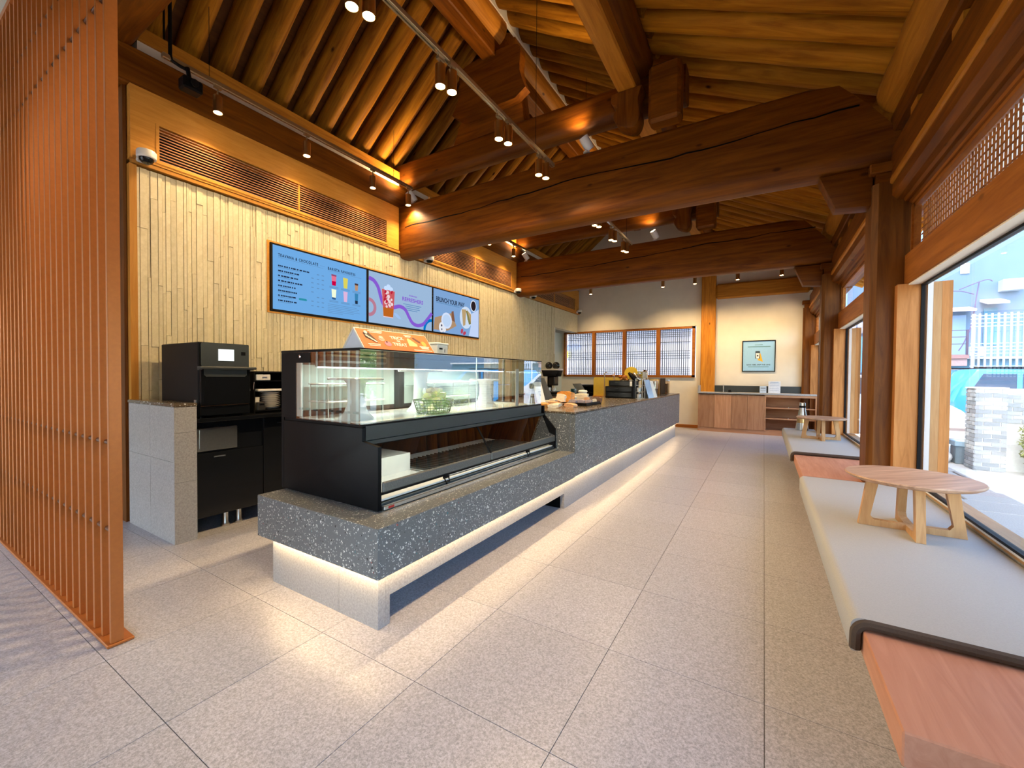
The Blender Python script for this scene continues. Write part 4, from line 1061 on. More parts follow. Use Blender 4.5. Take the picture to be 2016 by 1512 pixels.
for k, yy in enumerate((5.1, 6.05, 6.88)):
    spot(-4.16, yy, 3.54, 3.76, ordn[k]+' copper spotlight on the left wall track beyond the nearest tie beam', 65, ang=130)
for k, (ya, yb) in enumerate(((1.50, 1.588), (2.22, 2.308), (2.96, 3.06), (3.685, 3.782))):
    for q, yy in enumerate((ya, yb)):
        spot(-1.945 if q == 0 else -1.915, yy, 3.235, 3.42, ('nearer' if q == 0 else 'farther')+' copper spotlight of the '+ordn[k]+' pair over the display case', 85 if q == 0 else 110, ang=130, tilt=(0, .75 if q == 0 else -.45, 0))
for k, (ya, yb) in enumerate(((5.28, 5.36), (5.96, 6.04), (6.58, 6.66))):
    for q, yy in enumerate((ya, yb)):
        spot(-1.945 if q == 0 else -1.915, yy, 3.235, 3.42, ('nearer' if q == 0 else 'farther')+' copper spotlight of the '+ordn[k]+' pair over the far counter', 75 if q == 0 else 95, ang=130, tilt=(0, .7 if q == 0 else -.45, 0))
for k, xx in enumerate((-3.69, -1.985, -1.318, -.50, .265)):
    spot(xx, 9.8, 3.27, 3.44, ('leftmost small spotlight before the far cream wall', 'second small spotlight before the far cream wall', 'small spotlight just left of the orange post', 'small spotlight just right of the orange post', 'rightmost small spotlight by the windows in the farthest bay')[k], 110, grp='small spotlights on the far track', tilt=(.5, 0, 0))
# white uplighters standing on the beams
def uplight(x, y, z, lb, e=45, rz=0):
    t = thing('uplight', lb, 'spotlight', (x, y, z), 'white uplighters on the beams')
    MB().lathe([(0, 0), (.035, 0), (.035, .012), (.012, .016), (.012, .06), (0, .06)], (x, y, z), 16).build('base', M['white'], t)
    mt = Matrix.Translation((x, y, z+.10)) @ Matrix.Rotation(.6, 4, 'X') @ Matrix.Rotation(-.35, 4, 'Y')
    MB().lathe([(0, -.07), (.045, -.07), (.05, -.06), (.05, .075), (.045, .075), (.043, .06), (0, .06)], (0, 0, 0), 20, mtx=mt).build('housing', M['white'], t)
    MB().lathe([(0, .062), (.042, .062), (.03, .07), (0, .072)], (0, 0, 0), 16, mtx=mt).build('lamp', M['bulb'], t)
    l = bpy.data.lights.new('uplight_glow', 'SPOT'); l.energy = e*.8; l.color = LAMP; l.spot_size = math.radians(120); l.spot_blend = .7; l.shadow_soft_size = .04
    q = bpy.data.objects.new('uplight_glow', l); C.objects.link(q); q.parent = t; q.location = (mt @ Vector((0, 0, .1)))-Vector((x, y, z)); q.rotation_euler = (PI+.55, -.3, 0)
uplight(-1.66, 4.235-.0, 3.615, 'white uplighter on the nearest tie beam under the middle purlin', 70)
uplight(-4.22, 4.235, 3.60, 'white uplighter on the nearest tie beam by the left wall', 60)
uplight(-1.66, 7.465, 3.595, 'white uplighter on the second tie beam under the middle purlin', 60)
uplight(-4.22, 7.465, 3.58, 'white uplighter on the second tie beam by the left wall', 50)
# black projector on a hanging pipe
t = thing('projector', 'black projector hanging from a black pipe beside the left light track', 'projector', (-4.13, 1.60, 3.58))
MB().tube([(-4.15, 1.47, 4.5), (-4.15, 1.47, 3.80), (-4.15, 1.48, 3.765), (-4.15, 1.53, 3.755), (-4.15, 1.59, 3.755)], .014, 8).build('pipe', M['black'], t)
MB().tube([(-4.15, 1.43, 4.5), (-4.15, 1.43, 3.9)], .008, 8).build('cable', M['black'], t)
B('body', M['black'], t, -4.19, -4.08, 1.535, 1.675, 3.575, 3.675, bev=.012)
MB().cyl((-4.12, 1.59, 3.67), (-4.13, 1.58, 3.76), .016).build('bracket', M['black'], t)
MB().cyl((-4.08, 1.605, 3.63), (-4.055, 1.605, 3.625), .036, .03, n=20).cyl((-4.055, 1.605, 3.625), (-4.05, 1.605, 3.625), .022, n=16).build('lens', M['blackgloss'], t)

# ------------------------------------------------------------------ window bench, cushions, low tables
t = thing('window_bench', 'long floating reddish timber bench under the windows', 'bench', (.63, 5.9, .315))
BX0, BX1 = .293, .955
for a, b in ((1.30, 4.3), (4.302, 7.95)):
    B('seat_box', M['bench'], t, BX0, BX1, a, b, .316, .402, bev=.004)
B('support', M['black'], t, .60, .95, 1.5, 7.8, .0, .316)
def cushion(a, b, lb, x1=.95):
    t = thing('bench_cushion', lb, 'cushion', (.6, (a+b)/2, .403), 'grey cushions on the window bench')
    x0 = .262; zt = .437
    # draped pad: top plus a front flap, one continuous skin
    prof = [(x1, .404), (x1, zt), (x0+.03, zt)]
    for k in range(1, 6):
        u = PI/2*k/5; prof.append((x0+.03-.03*math.sin(u), zt-.03+.03*math.cos(u)))
    prof += [(x0-.002, .33), (x0+.004, .322), (x0+.018, .322), (x0+.024, .33), (x0+.026, .404)]
    cut = min(b-.006, 7.385)
    mb = MB().prism(prof, 'Y', a+.006, cut)
    if cut < b-.01: mb.prism([(min(u, .68), v) for u, v in prof], 'Y', cut, b-.006)
    mb.build('pad', M['cushion'], t, smooth=60)
    for yy in (a, b-.012):
        xe = x1 if yy < 7.3 else .67; mb = MB(); P = [(xe, yy+.006, .421), (x0+.05, yy+.006, .421)]
        for k in range(1, 7):
            u = PI/2*k/6; P.append((x0+.05-.036*math.sin(u), yy+.006, .385+.036*math.cos(u)))
        P.append((x0+.013, yy+.006, .333))
        mb.tube(P, .0165, 8); mb.build('edge_piping', M['cushionedge'], t)
    return t
cushion(1.76, 4.10, 'grey bench cushion under the round table in the foreground')
cushion(5.42, 7.92, 'grey bench cushion in front of the middle window')
def low_table(x, y, zb, R, h, rz, lb):
    t = thing('low_table', lb, 'table', (x, y, zb), 'round low tables on the bench')
    MB().lathe([(0, h-.024), (R-.02, h-.024), (R-.004, h-.014), (R, h-.006), (R-.004, h), (0, h)], (x, y, zb), 56).build('tabletop', M['walnutX'], t)
    s = .018
    # two crossing frames: each a foot bar with two splayed legs
    for q in range(4):
        a = PI/4+q*PI/2
        prof = [(.0, 0), (.21, 0), (.175, h-.024), (.125, h-.024), (.16, .055), (.145, .034), (0, .03)]
        P = [Vector((u*math.cos(a), u*math.sin(a), v)) for u, v in prof]; n = Vector((-math.sin(a), math.cos(a), 0))*s
        mb = MB(); bm = mb.bm; o_ = Vector((x, y, zb))
        A = [bm.verts.new(o_+p+n) for p in P]; Bq = [bm.verts.new(o_+p-n) for p in P]
        for i in range(len(P)): bm.faces.new((A[i], A[(i+1) % len(P)], Bq[(i+1) % len(P)], Bq[i]))
        for F in (A[::-1], Bq):
            bm.faces.new([F[i] for i in ((0, 1, 5, 6) if F is Bq else (6, 5, 1, 0)[::-1])][::1]) if False else None
        for idx in ((0, 1, 5, 6), (1, 4, 5), (1, 2, 3, 4)):
            bm.faces.new([A[i] for i in idx]); bm.faces.new([Bq[i] for i in idx[::-1]])
        mb.build('leg', M['oakZ'], t)
    t.rotation_euler.z = rz
    return t
low_table(.665, 2.93, .438, .27, .285, PI/4-.02, 'round low walnut table on the bench cushion in the foreground')
low_table(.645, 6.70, .438, .27, .285, PI/4+.05, 'round low walnut table on the middle bench cushion beside the silver lantern')
t = thing('lantern_speaker', 'tapered silver lantern standing on the bench by the middle window', 'lantern', (.51, 7.72, .437))
MB().lathe([(0, 0), (.085, 0), (.085, .015), (.04, .34), (0, .34)], (.51, 7.72, .4375), 28).build('body', M['steel'], t)
MB().lathe([(.0415, .34), (.041, .365), (.0395, .372), (0, .372)], (.51, 7.72, .4375), 24).build('collar', M['black'], t)
MB().lathe([(.0395, .372), (.038, .415), (.03, .42), (0, .42)], (.51, 7.72, .4375), 24).build('cap', M['chrome'], t)
mb = MB().lathe([(.0775, .06), (.078, .06), (.062, .19), (.0615, .19)], (.51, 7.72, .4375), 28); mb.build('band', M['brass'], t)

# ------------------------------------------------------------------ condiment cabinet on the far wall
t = thing('condiment_cabinet', 'long wooden condiment cabinet with grey top under the blue poster', 'cabinet', (-.25, 10.66, 0))
cx0, cx1, cf = -1.295, .93, 10.45
B('kick', M['cabX'], t, cx0, cx1, cf+.01, 10.87, 0, .085); B('back_panel', M['cabX'], t, cx0, cx1, 10.85, 10.87, .085, .862)
B('side_panel', M['cabZ'], t, cx0, cx0+.018, cf+.02, 10.85, .085, .862); B('bottom_panel', M['cabX'], t, cx0+.018, cx1, cf+.02, 10.85, .085, .105)
dx = [-1.293, -.955, -.612, -.298, .022]
for a, b in zip(dx, dx[1:]): B('door', M['cabZ'], t, a+.002, b-.002, cf, cf+.02, .092, .845, bev=.0015)
B('side_panel', M['cabZ'], t, .024, .046, cf, 10.85, .085, .862); B('side_panel', M['cabZ'], t, cx1-.02, cx1, cf, 10.85, .085, .862)
B('top_rail', M['cabX'], t, .046, cx1-.02, cf, 10.85, .815, .862)
for z in (.345, .575): 
    B('shelf', M['cabX'], t, .046, cx1-.02, cf+.01, 10.85, z, z+.02)
    MB().cyl((.45, cf+.012, z+.024), (.45, cf+.012, z+.036), .008).build('shelf_stop', M['white'], t)
for a in (.27, .49, .71): pass
B('worktop', M['pillar_stone'], t, cx0-.012, cx1, cf-.015, 10.87, .864, .896, bev=.003)
B('backsplash', M['darkgrey'], t, cx0+.06, cx1, 10.84, 10.87, .897, 1.045); B('backsplash', M['pillar_stone'], t, cx0-.012, cx0+.012, 10.50, 10.87, .897, 1.045)
mb = MB().box(-.95, -.55, 10.52, 10.78, .8962, .8985); mb.build('sink_rim', M['steel'], t)
fa = MB().tube([(-.80, 10.78, .897), (-.80, 10.78, 1.04), (-.80, 10.76, 1.06), (-.80, 10.68, 1.05)], .012, 10).build('faucet', M['chrome'], t)
o = MB().sphere((-.66, 10.62, .93), .03).box(-.70, -.62, 10.6, 10.64, .898, .906).build('push_dispenser', M['black'], None); tag(o, 'small round black dispenser beside the tap', 'dispenser')
t = thing('leaflet_box', 'small pale blue card box in front of the grey splashback', 'box', (-.01, 10.62, .897))
B('body', mat('card_blue', (.52, .62, .74), .6), t, -.075, .05, 10.58, 10.66, .897, 1.05, bev=.002)
MB().box(-.06, .035, 10.578, 10.5795, 1.0, 1.012).box(-.06, .035, 10.578, 10.5795, .95, .955).build('print', M['darkgrey'], t)
t = thing('leaflet_holder', 'taller white leaflet holder beside the small blue box', 'holder', (.2, 10.62, .897))
B('body', mat('card_white', (.74, .76, .80), .6), t, .085, .305, 10.58, 10.66, .897, 1.155, bev=.002)
mb = MB()
for z in (.96, 1.0, 1.06, 1.10): mb.box(.11, .28, 10.577, 10.579, z, z+.005)
mb.box(.12, .27, 10.577, 10.579, 1.132, 1.144); mb.build('print', mat('print_blue', (.35, .42, .55), .6), t)
# framed poster
t = thing('framed_poster', 'black framed pale blue poster of a hand held phone above the cabinet', 'poster', (-.12, 10.9, 1.37))
mb = MB(); a0, a1, b0, b1 = -.435, .212, 1.368, 2.072; f = .018
mb.box(a0, a1, 10.875, 10.899, b0, b0+f).box(a0, a1, 10.875, 10.899, b1-f, b1).box(a0, a0+f, 10.875, 10.899, b0+f, b1-f).box(a1-f, a1, 10.875, 10.899, b0+f, b1-f)
mb.build('frame', M['black'], t)
pn = Panel((a0, 10.892, b0), (1, 0, 0), (0, 0, 1)); Wd, Hh = a1-a0, b1-b0
pn.rects([(f, Wd-f, f, Hh-f)], .0005).build('print', mat('poster_blue', (.33, .58, .80), .5, noise=.02), t)
ik = mat('poster_ink', (.03, .05, .06), .6, noise=0)
pn.poly(MB(), [(.305, .26), (.41, .22), (.36, .41), (.345, .42)], .0025).build('sleeve_print', mat('poster_yellow', (.78, .45, .03), .6, noise=0), t)
P = []
for cx, cz, ang in ((.338, .452, 0), (.272, .452, 90), (.272, .306, 180), (.338, .306, 270)):
    for k in range(4): u = math.radians(ang+30*k); P.append((cx+.012*math.cos(u), cz+.012*math.sin(u)))
pn.poly(MB(), P, .005).build('phone_print', ik, t)
pn.poly(MB(), [(.268, .418), (.342, .418), (.332, .30), (.278, .30)], .0075).build('screen_print', mat('poster_white', (.8, .8, .8), .6, noise=0), t)
pn.disc(MB(), .305, .36, .017, .0095).build('cup_mark', ik, t)
text('lettering', 'SAVE TIME. SKIP THE LINE', .034, pn.mtx(.09, .145, .003), ik, t, width=.46)
mb = MB()
for a, b, z, hh in ((.12, .52, .105, .010), (.245, .40, .60, .010), (.11, .55, .555, .016)): pn.poly(mb, [(a, z), (b, z), (b, z+hh), (a, z+hh)], .0025)
o = mb.build('fine_print', mat('poster_teal', (.10, .24, .27), .6, noise=0), t); o['kind'] = 'stuff'

# ------------------------------------------------------------------ things on the long counter
CT = .8945
def tent(name, x, y, w_, h_, lb, rz, m='white', lean=.12, cat='sign'):
    t = thing(name, lb, cat, (x, y, CT))
    mb = MB().prism([(-.09, 0), (-.085, 0), (-.002, h_-.006), (.08, 0), (.085, 0), (0, h_)], 'X', -w_/2, w_/2)
    o = mb.build('card', M[m], None, origin=(0, 0, 0)); o.parent = t; o.location = (0, 0, 0)
    t.rotation_euler.z = rz
    return t
t = tent('price_tent', -2.12, 4.02, .13, .27, 'white tent card with a small black mark next to the glass case', PI/2-.25)
mb = MB().prism([(.0, 0), (.001, 0), (.001, .02), (0, .02)], 'X', -.02, .02)
def flat(parent, pts, m, name):
    mb = MB(); bm = mb.bm; n = (Vector(pts[1])-Vector(pts[0])).cross(Vector(pts[2])-Vector(pts[1])).normalized()*.001
    A = [bm.verts.new(Vector(p)+n*.5) for p in pts]; Bq = [bm.verts.new(Vector(p)+n*2) for p in pts]; k = len(pts)
    bm.faces.new(A[::-1]); bm.faces.new(Bq)
    for i in range(k): bm.faces.new((A[i], A[(i+1) % k], Bq[(i+1) % k], Bq[i]))
    o = mb.build(name, m, None, origin=(0, 0, 0)); o.parent = parent; return o
def onface(y0f, h_, a0, a1, b0, b1):      # rectangle on the -Y face of a tent card
    f = lambda b: -.09*(1-b/h_)-.001
    return [(a0, f(b0), b0), (a1, f(b0), b0), (a1, f(b1), b1), (a0, f(b1), b1)]
flat(t, onface(0, .27, -.02, .02, .16, .168), M['black'], 'mark'); flat(t, onface(0, .27, -.005, .008, .12, .145), M['black'], 'mark')
mb = None
# bagged biscuits and trays
BG = [mat('bag_orange', (.72, .30, .06), .35, noise=.2, nscale=50), mat('bag_cream', (.78, .70, .56), .3, noise=.12, nscale=50), mat('bag_peach', (.78, .45, .25), .35, noise=.15, nscale=50), mat('bag_brown', (.16, .09, .06), .3, noise=.2, nscale=50), mat('bag_lilac', (.45, .38, .42), .3, noise=.15, nscale=60)]
tr = thing('snack_tray', 'shallow dark tray of wrapped snacks on the counter', 'tray', (-1.92, 4.66, CT))
MB().box(-2.08, -1.70, 4.42, 4.92, CT, CT+.012, bev=.003).box(-2.08, -1.70, 4.42, 4.43, CT+.012, CT+.035).box(-2.08, -1.70, 4.91, 4.92, CT+.012, CT+.035).box(-2.08, -2.07, 4.43, 4.91, CT+.012, CT+.035).box(-1.71, -1.70, 4.43, 4.91, CT+.012, CT+.035).build('body', M['black'], tr)
items = [(-2.04, 3.98, .0, 0, .14, .09, .05, 'flat orange biscuit bag at the near end of the counter snacks'), (-1.90, 4.02, 0, 1, .12, .10, .045, 'cream biscuit bag at the near front corner of the snacks'), (-1.97, 4.18, 0, 2, .14, .09, .05, 'peach biscuit bag leaning behind the cream bag'), (-1.80, 4.20, 0, 2, .13, .07, .04, 'long peach bag at the counter front'), (-1.92, 4.22, .055, 1, .12, .03, .085, 'upright white packet among the near snacks'), (-2.12, 4.25, 0, 1, .08, .07, .06, 'small white pouch behind the near snacks'), (-2.10, 4.40, .0, 1, .07, .08, .07, 'rounded cream pouch beside the dark tray'),
         (-2.02, 4.56, .014, 0, .20, .07, .14, 'large orange bag standing at the back of the dark tray'), (-1.96, 4.62, .014, 1, .11, .04, .09, 'pale green packet in the dark tray'), (-1.90, 4.52, .014, 4, .09, .08, .05, 'lilac pouch at the near side of the tray'), (-1.82, 4.56, .014, 4, .08, .07, .05, 'second lilac pouch in the middle of the tray'), (-1.76, 4.66, .014, 4, .07, .06, .045, 'third lilac pouch at the tray front'), (-1.92, 4.80, .014, 1, .19, .03, .11, 'tall white packet with orange picture in the tray'), (-1.84, 4.80, .014, 2, .06, .05, .07, 'small peach pouch before the tall white packet'), (-1.75, 4.82, .014, 1, .05, .05, .05, 'small white pouch at the far tray corner'), (-1.74, 4.90, .014, 3, .10, .05, .07, 'brown wrapped bar at the far end of the tray')]
for (x, y, dz, mi, sx, sy, sz, lb) in items:
    pack(x, y, CT+dz+sz/2, sx, sy, sz, (rb.uniform(-.12, .12), rb.uniform(-.12, .12), rb.uniform(-.3, .3)), BG[mi], 'snack_pack', lb, 'snack', 'snack packs on the counter')
def tumbler(x, y, h_, r, lb, m):
    o = MB().lathe([(0, 0), (r*.85, 0), (r, h_), (r*.94, h_), (r*.8, .008), (0, .008)], (x, y, CT), 24).build('tumbler', m, None); return tag(o, lb, 'tumbler', 'tumblers behind the snacks')
tg = glass('tumbler_glass', (.35, .55, .60), .05, 2.0)
tumbler(-2.40, 5.33, .105, .035, 'shorter blue grey glass tumbler behind the snack tray', tg); tumbler(-2.36, 5.62, .155, .045, 'taller blue grey glass tumbler behind the snack tray', tg)
t = thing('pen_pot', 'white pot of cups behind the tall tumbler', 'pot', (-2.31, 5.85, CT)); MB().lathe([(0, 0), (.05, 0), (.06, .1), (.055, .1), (.045, .006), (0, .006)], (-2.31, 5.85, CT), 24).build('body', M['white'], t)
MB().lathe([(0, .10), (.062, .10), (.07, .112), (.055, .13), (0, .135)], (-2.31, 5.85, CT), 24).build('lid', M['white'], t)
# till monitor (black, seen from behind) and register drawer
t = thing('till_monitor', 'black slanted till screen seen from behind, beside the white tent card', 'till', (-2.36, 4.75, CT))
mb = MB().prism([(-.02, .03), (.0, .03), (-.14, .31), (-.165, .31)], 'Y', -.20, .20, bev=.004); o = mb.build('screen_back', M['darkgrey'], None, origin=(0, 0, 0)); o.parent = t
mb = MB().box(-.19, .02, -.10, .10, 0, .012, bev=.003).box(-.13, -.10, -.04, .04, .012, .20); o = mb.build('stand', M['black'], None, origin=(0, 0, 0)); o.parent = t
t = thing('till_monitor', 'smaller black slanted till screen farther along the counter', 'till', (-2.42, 6.2, CT))
mb = MB().prism([(-.02, .03), (.0, .03), (-.12, .22), (-.14, .22)], 'Y', -.16, .16, bev=.004); o = mb.build('screen_back', M['darkgrey'], None, origin=(0, 0, 0)); o.parent = t
mb = MB().box(-.15, .02, -.08, .08, 0, .012).box(-.10, -.08, -.03, .03, .012, .14); o = mb.build('stand', M['black'], None, origin=(0, 0, 0)); o.parent = t
# grinder on the back counter
bz = .8935
t = thing('coffee_grinder', 'tall black coffee grinder with two round hoppers on the back counter', 'grinder', (-3.80, 6.0, bz))
gx, gy = -3.40+.0, 7.0
t.location = (-3.42, 7.1, bz); W[t.name] = t.location.copy()
gx, gy = -3.42, 7.1
B('base', M['black'], t, gx-.14, gx+.14, gy-.12, gy+.12, bz+.001, bz+.05, bev=.01)
B('column', M['chrome'], t, gx-.10, gx-.05, gy-.10, gy+.10, bz+.05, bz+.33); B('spout_box', M['blackgloss'], t, gx-.03, gx+.09, gy-.09, gy+.09, bz+.16, bz+.33, bev=.01)
MB().prism([(gx-.17, bz+.45), (gx+.17, bz+.45), (gx+.13, bz+.33), (gx-.13, bz+.33)], 'Y', gy-.12, gy+.12, bev=.006).build('head', M['black'], t)
B('top_band', M['steel'], t, gx-.172, gx+.172, gy-.122, gy+.122, bz+.445, bz+.475)
for dx_ in (-.07, .08): MB().sphere((gx+dx_, gy, bz+.535), .07, 10).build('hopper', M['blackgloss'], t)
for dx_ in (-.05, .05): MB().cyl((gx+dx_, gy, bz+.05), (gx+dx_, gy, bz+.12), .03).build('cup', M['chrome'], t)
t = thing('back_cabinet', 'dark brown low cabinet under the coffee grinder', 'cabinet', (-3.4, 7.1, 0))
B('carcass', M['walnutZ'], t, -3.9, -2.95, 6.7, 7.6, .0, .89); B('worktop', M['black'], t, -3.92, -2.93, 6.68, 7.62, .872, .8925, bev=.003)
for a in (6.71, 7.16): B('door', M['walnutZ'], t, -2.95, -2.93, a, a+.43, .05, .86, bev=.002)
t = thing('wall_menu_box', 'brown paper box standing on the back counter near the case', 'box', (-4.1, 5.3, bz))
B('body', mat('kraft', (.42, .25, .11), .7, noise=.06), t, -4.2, -3.98, 5.05, 5.55, bz, 1.24, bev=.004); B('lid', mat('kraft_pale', (.56, .38, .2), .7, noise=.06), t, -4.205, -3.975, 5.045, 5.555, 1.24, 1.30, bev=.004)
t = thing('cup_dispenser', 'white framed cup holder on the back counter beside the brown box', 'holder', (-4.1, 5.9, bz))
mb = MB()
for yy in (5.72, 6.10): mb.box(-4.25, -4.23, yy, yy+.015, bz, 1.36).box(-3.97, -3.95, yy, yy+.015, bz, 1.36).box(-4.25, -3.95, yy, yy+.015, 1.345, 1.36)
mb.box(-4.25, -4.235, 5.72, 6.115, 1.345, 1.36).box(-3.965, -3.95, 5.72, 6.115, 1.345, 1.36); mb.build('frame', M['white'], t)
MB().lathe([(0, 0), (.04, 0), (.05, .40), (0, .40)], (-4.1, 5.82, bz), 20).build('cup_stack', M['white'], t); MB().lathe([(0, 0), (.04, 0), (.05, .36), (0, .36)], (-4.1, 6.0, bz), 20).build('cup_stack', M['ivory'], t)
t = thing('dark_appliance', 'low black open appliance box with wooden side, past the till', 'appliance', (-2.9, 8.1, 0))
B('top', M['black'], t, -3.3, -2.62, 7.9, 8.5, 1.03, 1.06); B('side_panel', M['walnutZ'], t, -2.66, -2.63, 7.92, 8.5, .0, 1.03); B('side_panel', M['black'], t, -3.28, -3.25, 7.92, 8.5, .0, 1.03); B('back_panel', M['black'], t, -3.25, -2.66, 8.47, 8.5, .0, 1.03); B('shelf', M['blackgloss'], t, -3.25, -2.66, 7.95, 8.47, .90, .92)
# yellow board with rounded corner
t = thing('yellow_board', 'mustard yellow rounded board behind a thin brown pole', 'board', (-2.32, 6.75, CT))
P = [(-2.47, CT+.012), (-2.02, CT+.012), (-2.02, CT+.325), (-2.44, CT+.325), (-2.46, CT+.317), (-2.47, CT+.295)]
MB().prism(P, 'Y', 6.74, 6.755).build('panel', M['gold'], t); B('foot', M['frameX'], t, -2.47, -2.02, 6.70, 6.80, CT, CT+.012)
o = MB().cyl((-2.225, 6.58, CT+.01), (-2.225, 6.58, 1.29), .009, n=10).cyl((-2.225, 6.58, CT), (-2.225, 6.58, CT+.01), .04, n=16).tube([(-2.225, 6.58, 1.285), (-2.19, 6.56, 1.30), (-2.17, 6.55, 1.285)], .006, 6).build('hook_stand', M['bronze'], None); tag(o, 'thin bronze hook stand in front of the yellow board', 'stand')
# black stepped merchandise drawers
t = thing('merchandise_drawers', 'black stepped drawer unit on the counter topped with souvenirs', 'drawers', (-1.92, 6.5, CT))
B('lower_unit', M['black'], t, -2.15, -1.70, 6.40, 6.66, CT, CT+.185, bev=.003); B('upper_unit', M['black'], t, -2.10, -1.70, 6.42, 6.66, CT+.186, CT+.275, bev=.003)
for k, (x0_, z0_) in enumerate(((-2.13, .02), (-2.13, .105), (-2.08, .195))):
    d = B('drawer', M['blackgloss'], t, x0_, -1.73, 6.392 if k < 2 else 6.412, 6.40 if k < 2 else 6.42, CT+z0_, CT+z0_+.07, bev=.002)
    MB().box(-2.0, -1.94, 6.386 if k < 2 else 6.406, 6.392 if k < 2 else 6.412, CT+z0_+.045, CT+z0_+.052).build('pull', M['darkgrey'], d)
B('tag', M['white'], t, -1.765, -1.73, 6.408, 6.412, CT+.19, CT+.262, bev=.001)
t = thing('bear_figure', 'dark bronze bear shaped figure lying on the drawer unit', 'figure', (-1.90, 6.53, CT+.276))
zb = CT+.276
MB().sphere((-1.88, 6.53, zb+.045), .045, 10, 1.0).build('body', M['frameX'], t); MB().sphere((-1.95, 6.53, zb+.06), .03, 10).build('head', M['frameX'], t)
mb = MB()
for q in (-1, 1): mb.cyl((-1.86, 6.53+.02*q, zb+.03), (-1.82, 6.53+.04*q, zb+.005), .014, .012).cyl((-1.91, 6.53+.03*q, zb+.03), (-1.94, 6.53+.05*q, zb+.006), .012, .011)
mb.build('limbs', M['frameX'], t)
o = MB().tube([(-2.04, 6.5, zb), (-2.04, 6.5, zb+.07), (-2.03, 6.5, zb+.13)], .01, 8).sphere((-2.045, 6.5, zb+.075), .022, 8).build('small_statuette', M['walnutZ'], None); tag(o, 'thin dark statuette at the left end of the drawer unit', 'figure')
t = thing('gold_plaque', 'golden round plaque leaning over the drawer unit', 'plaque', (-1.79, 6.56, zb))
mt = Matrix.Translation((-1.79, 6.56, zb+.115)) @ Matrix.Rotation(.25, 4, 'Y') @ Matrix.Rotation(PI/2-.2, 4, 'X')
MB().lathe([(0, -.008), (.10, -.008), (.105, 0), (.10, .008), (0, .008)], (0, 0, 0), 32, mtx=mt).build('disc', M['gold'], t)
for k, (dx_, lb) in enumerate(((.0, 'black slanted flask lying on the drawers nearest the plaque'), (.055, 'black and silver slanted flask at the end of the drawers'))):
    t = thing('slanted_flask', lb, 'flask', (-1.74+dx_*.6, 6.53, zb), 'slanted flasks on the drawer unit')
    mt = Matrix.Translation((-1.70+dx_, 6.50+.06*k, zb+.005)) @ Matrix.Rotation(-.75, 4, 'Y')
    MB().lathe([(0, 0), (.028, 0), (.03, .004), (.03, .13), (.02, .145), (.02, .16), (0, .16)], (0, 0, .0), 20, mtx=mt).build('body', M['black' if k == 0 else 'steel'], t)
# acrylic rack of cups and slanted menus at the counter front
t = thing('cup_rack', 'slim steel rack of small white cups beside the black drawers', 'rack', (-1.64, 6.55, CT))
mb = MB()
for xx in (-1.695, -1.595):
    for yy in (6.47, 6.63): mb.box(xx, xx+.008, yy, yy+.008, CT, CT+.31)
for zz in (.0, .10, .20, .30): mb.box(-1.695, -1.587, 6.47, 6.638, CT+zz, CT+zz+.006)
mb.build('frame', M['steel'], t)
for zz in (.007, .107): 
    for yy in (6.51, 6.58): MB().lathe([(0, 0), (.02, 0), (.026, .06), (.022, .06), (0, .004)], (-1.66, yy, CT+zz), 16).build('cup', M['white'], t)
t = tent('menu_tent', -1.62, 6.86, .17, .29, 'tall silver slanted menu tent at the front edge of the counter', PI/2-.3, 'steel', cat='menu')
t = tent('menu_tent', -1.62, 7.12, .15, .27, 'white slanted menu tent just behind the silver one', PI/2-.3, 'white', cat='menu')
# round mirror-like blender towers
def tower(name, x, y, h_, lb):
    t = thing(name, lb, 'dispenser', (x, y, CT))
    B('base', M['steel'], t, x-.07, x+.07, y-.08, y+.08, CT, CT+.04, bev=.006)
    P = [(-.055, .04), (.055, .04), (.055, h_-.06)]+[(.055*math.cos(a), h_-.06+.06*math.sin(a)) for a in [PI*k/10 for k in range(1, 10)]]+[(-.055, h_-.06)]
    mb = MB().prism([(x+u, CT+v) for u, v in P], 'Y', y-.045, y+.045, bev=.006); mb.build('shell', M['chrome'], t)
    mb = MB().prism([(x+u*.7, CT+.06+v*.8) for u, v in P], 'Y', y-.049, y-.046); mb.build('front_plate', M['white'], t)
    return t
tower('water_tower', -2.12, 7.75, .52, 'tall rounded chrome dispenser in front of the lattice window')
tower('water_tower', -2.1, 8.75, .48, 'slimmer chrome dispenser to the right of the tall rounded one')
t = thing('brass_pipe_rack', 'brass pipe rack between the two chrome dispensers', 'rack', (-2.1, 8.25, CT))
mb = MB()
for z in (.33, .38, .43): mb.tube([(-2.1, 7.98, CT+z), (-2.1, 8.52, CT+z)], .012, 8)
for yy in (8.0, 8.25, 8.5): mb.tube([(-2.1, yy, CT), (-2.1, yy, CT+.43)], .01, 8)
mb.build('pipes', M['gold'], t)
t = thing('receipt_printer', 'silver and black receipt machine behind the slanted menus', 'printer', (-1.72, 7.6, CT))
B('body', M['steel'], t, -1.84, -1.62, 7.5, 7.75, CT+.12, CT+.27, bev=.01); B('base', M['darkgrey'], t, -1.83, -1.63, 7.52, 7.74, CT, CT+.12, bev=.01); B('slot', M['black'], t, -1.80, -1.66, 7.495, 7.5, CT+.20, CT+.22)
t = thing('amber_cabinet', 'amber brown glazed box near the far end of the counter', 'box', (-1.84, 8.7, CT))
B('body', M['brass'], t, -1.95, -1.74, 8.42, 8.85, CT, CT+.30, bev=.006); B('side_panel', M['walnutZ'], t, -1.74, -1.725, 8.42, 8.85, CT, CT+.31); B('edge', M['black'], t, -1.725, -1.715, 8.42, 8.85, CT, CT+.31)
t = thing('clear_jar', 'clear square jar with pale lid at the far end of the counter', 'jar', (-1.74, 9.03, CT))
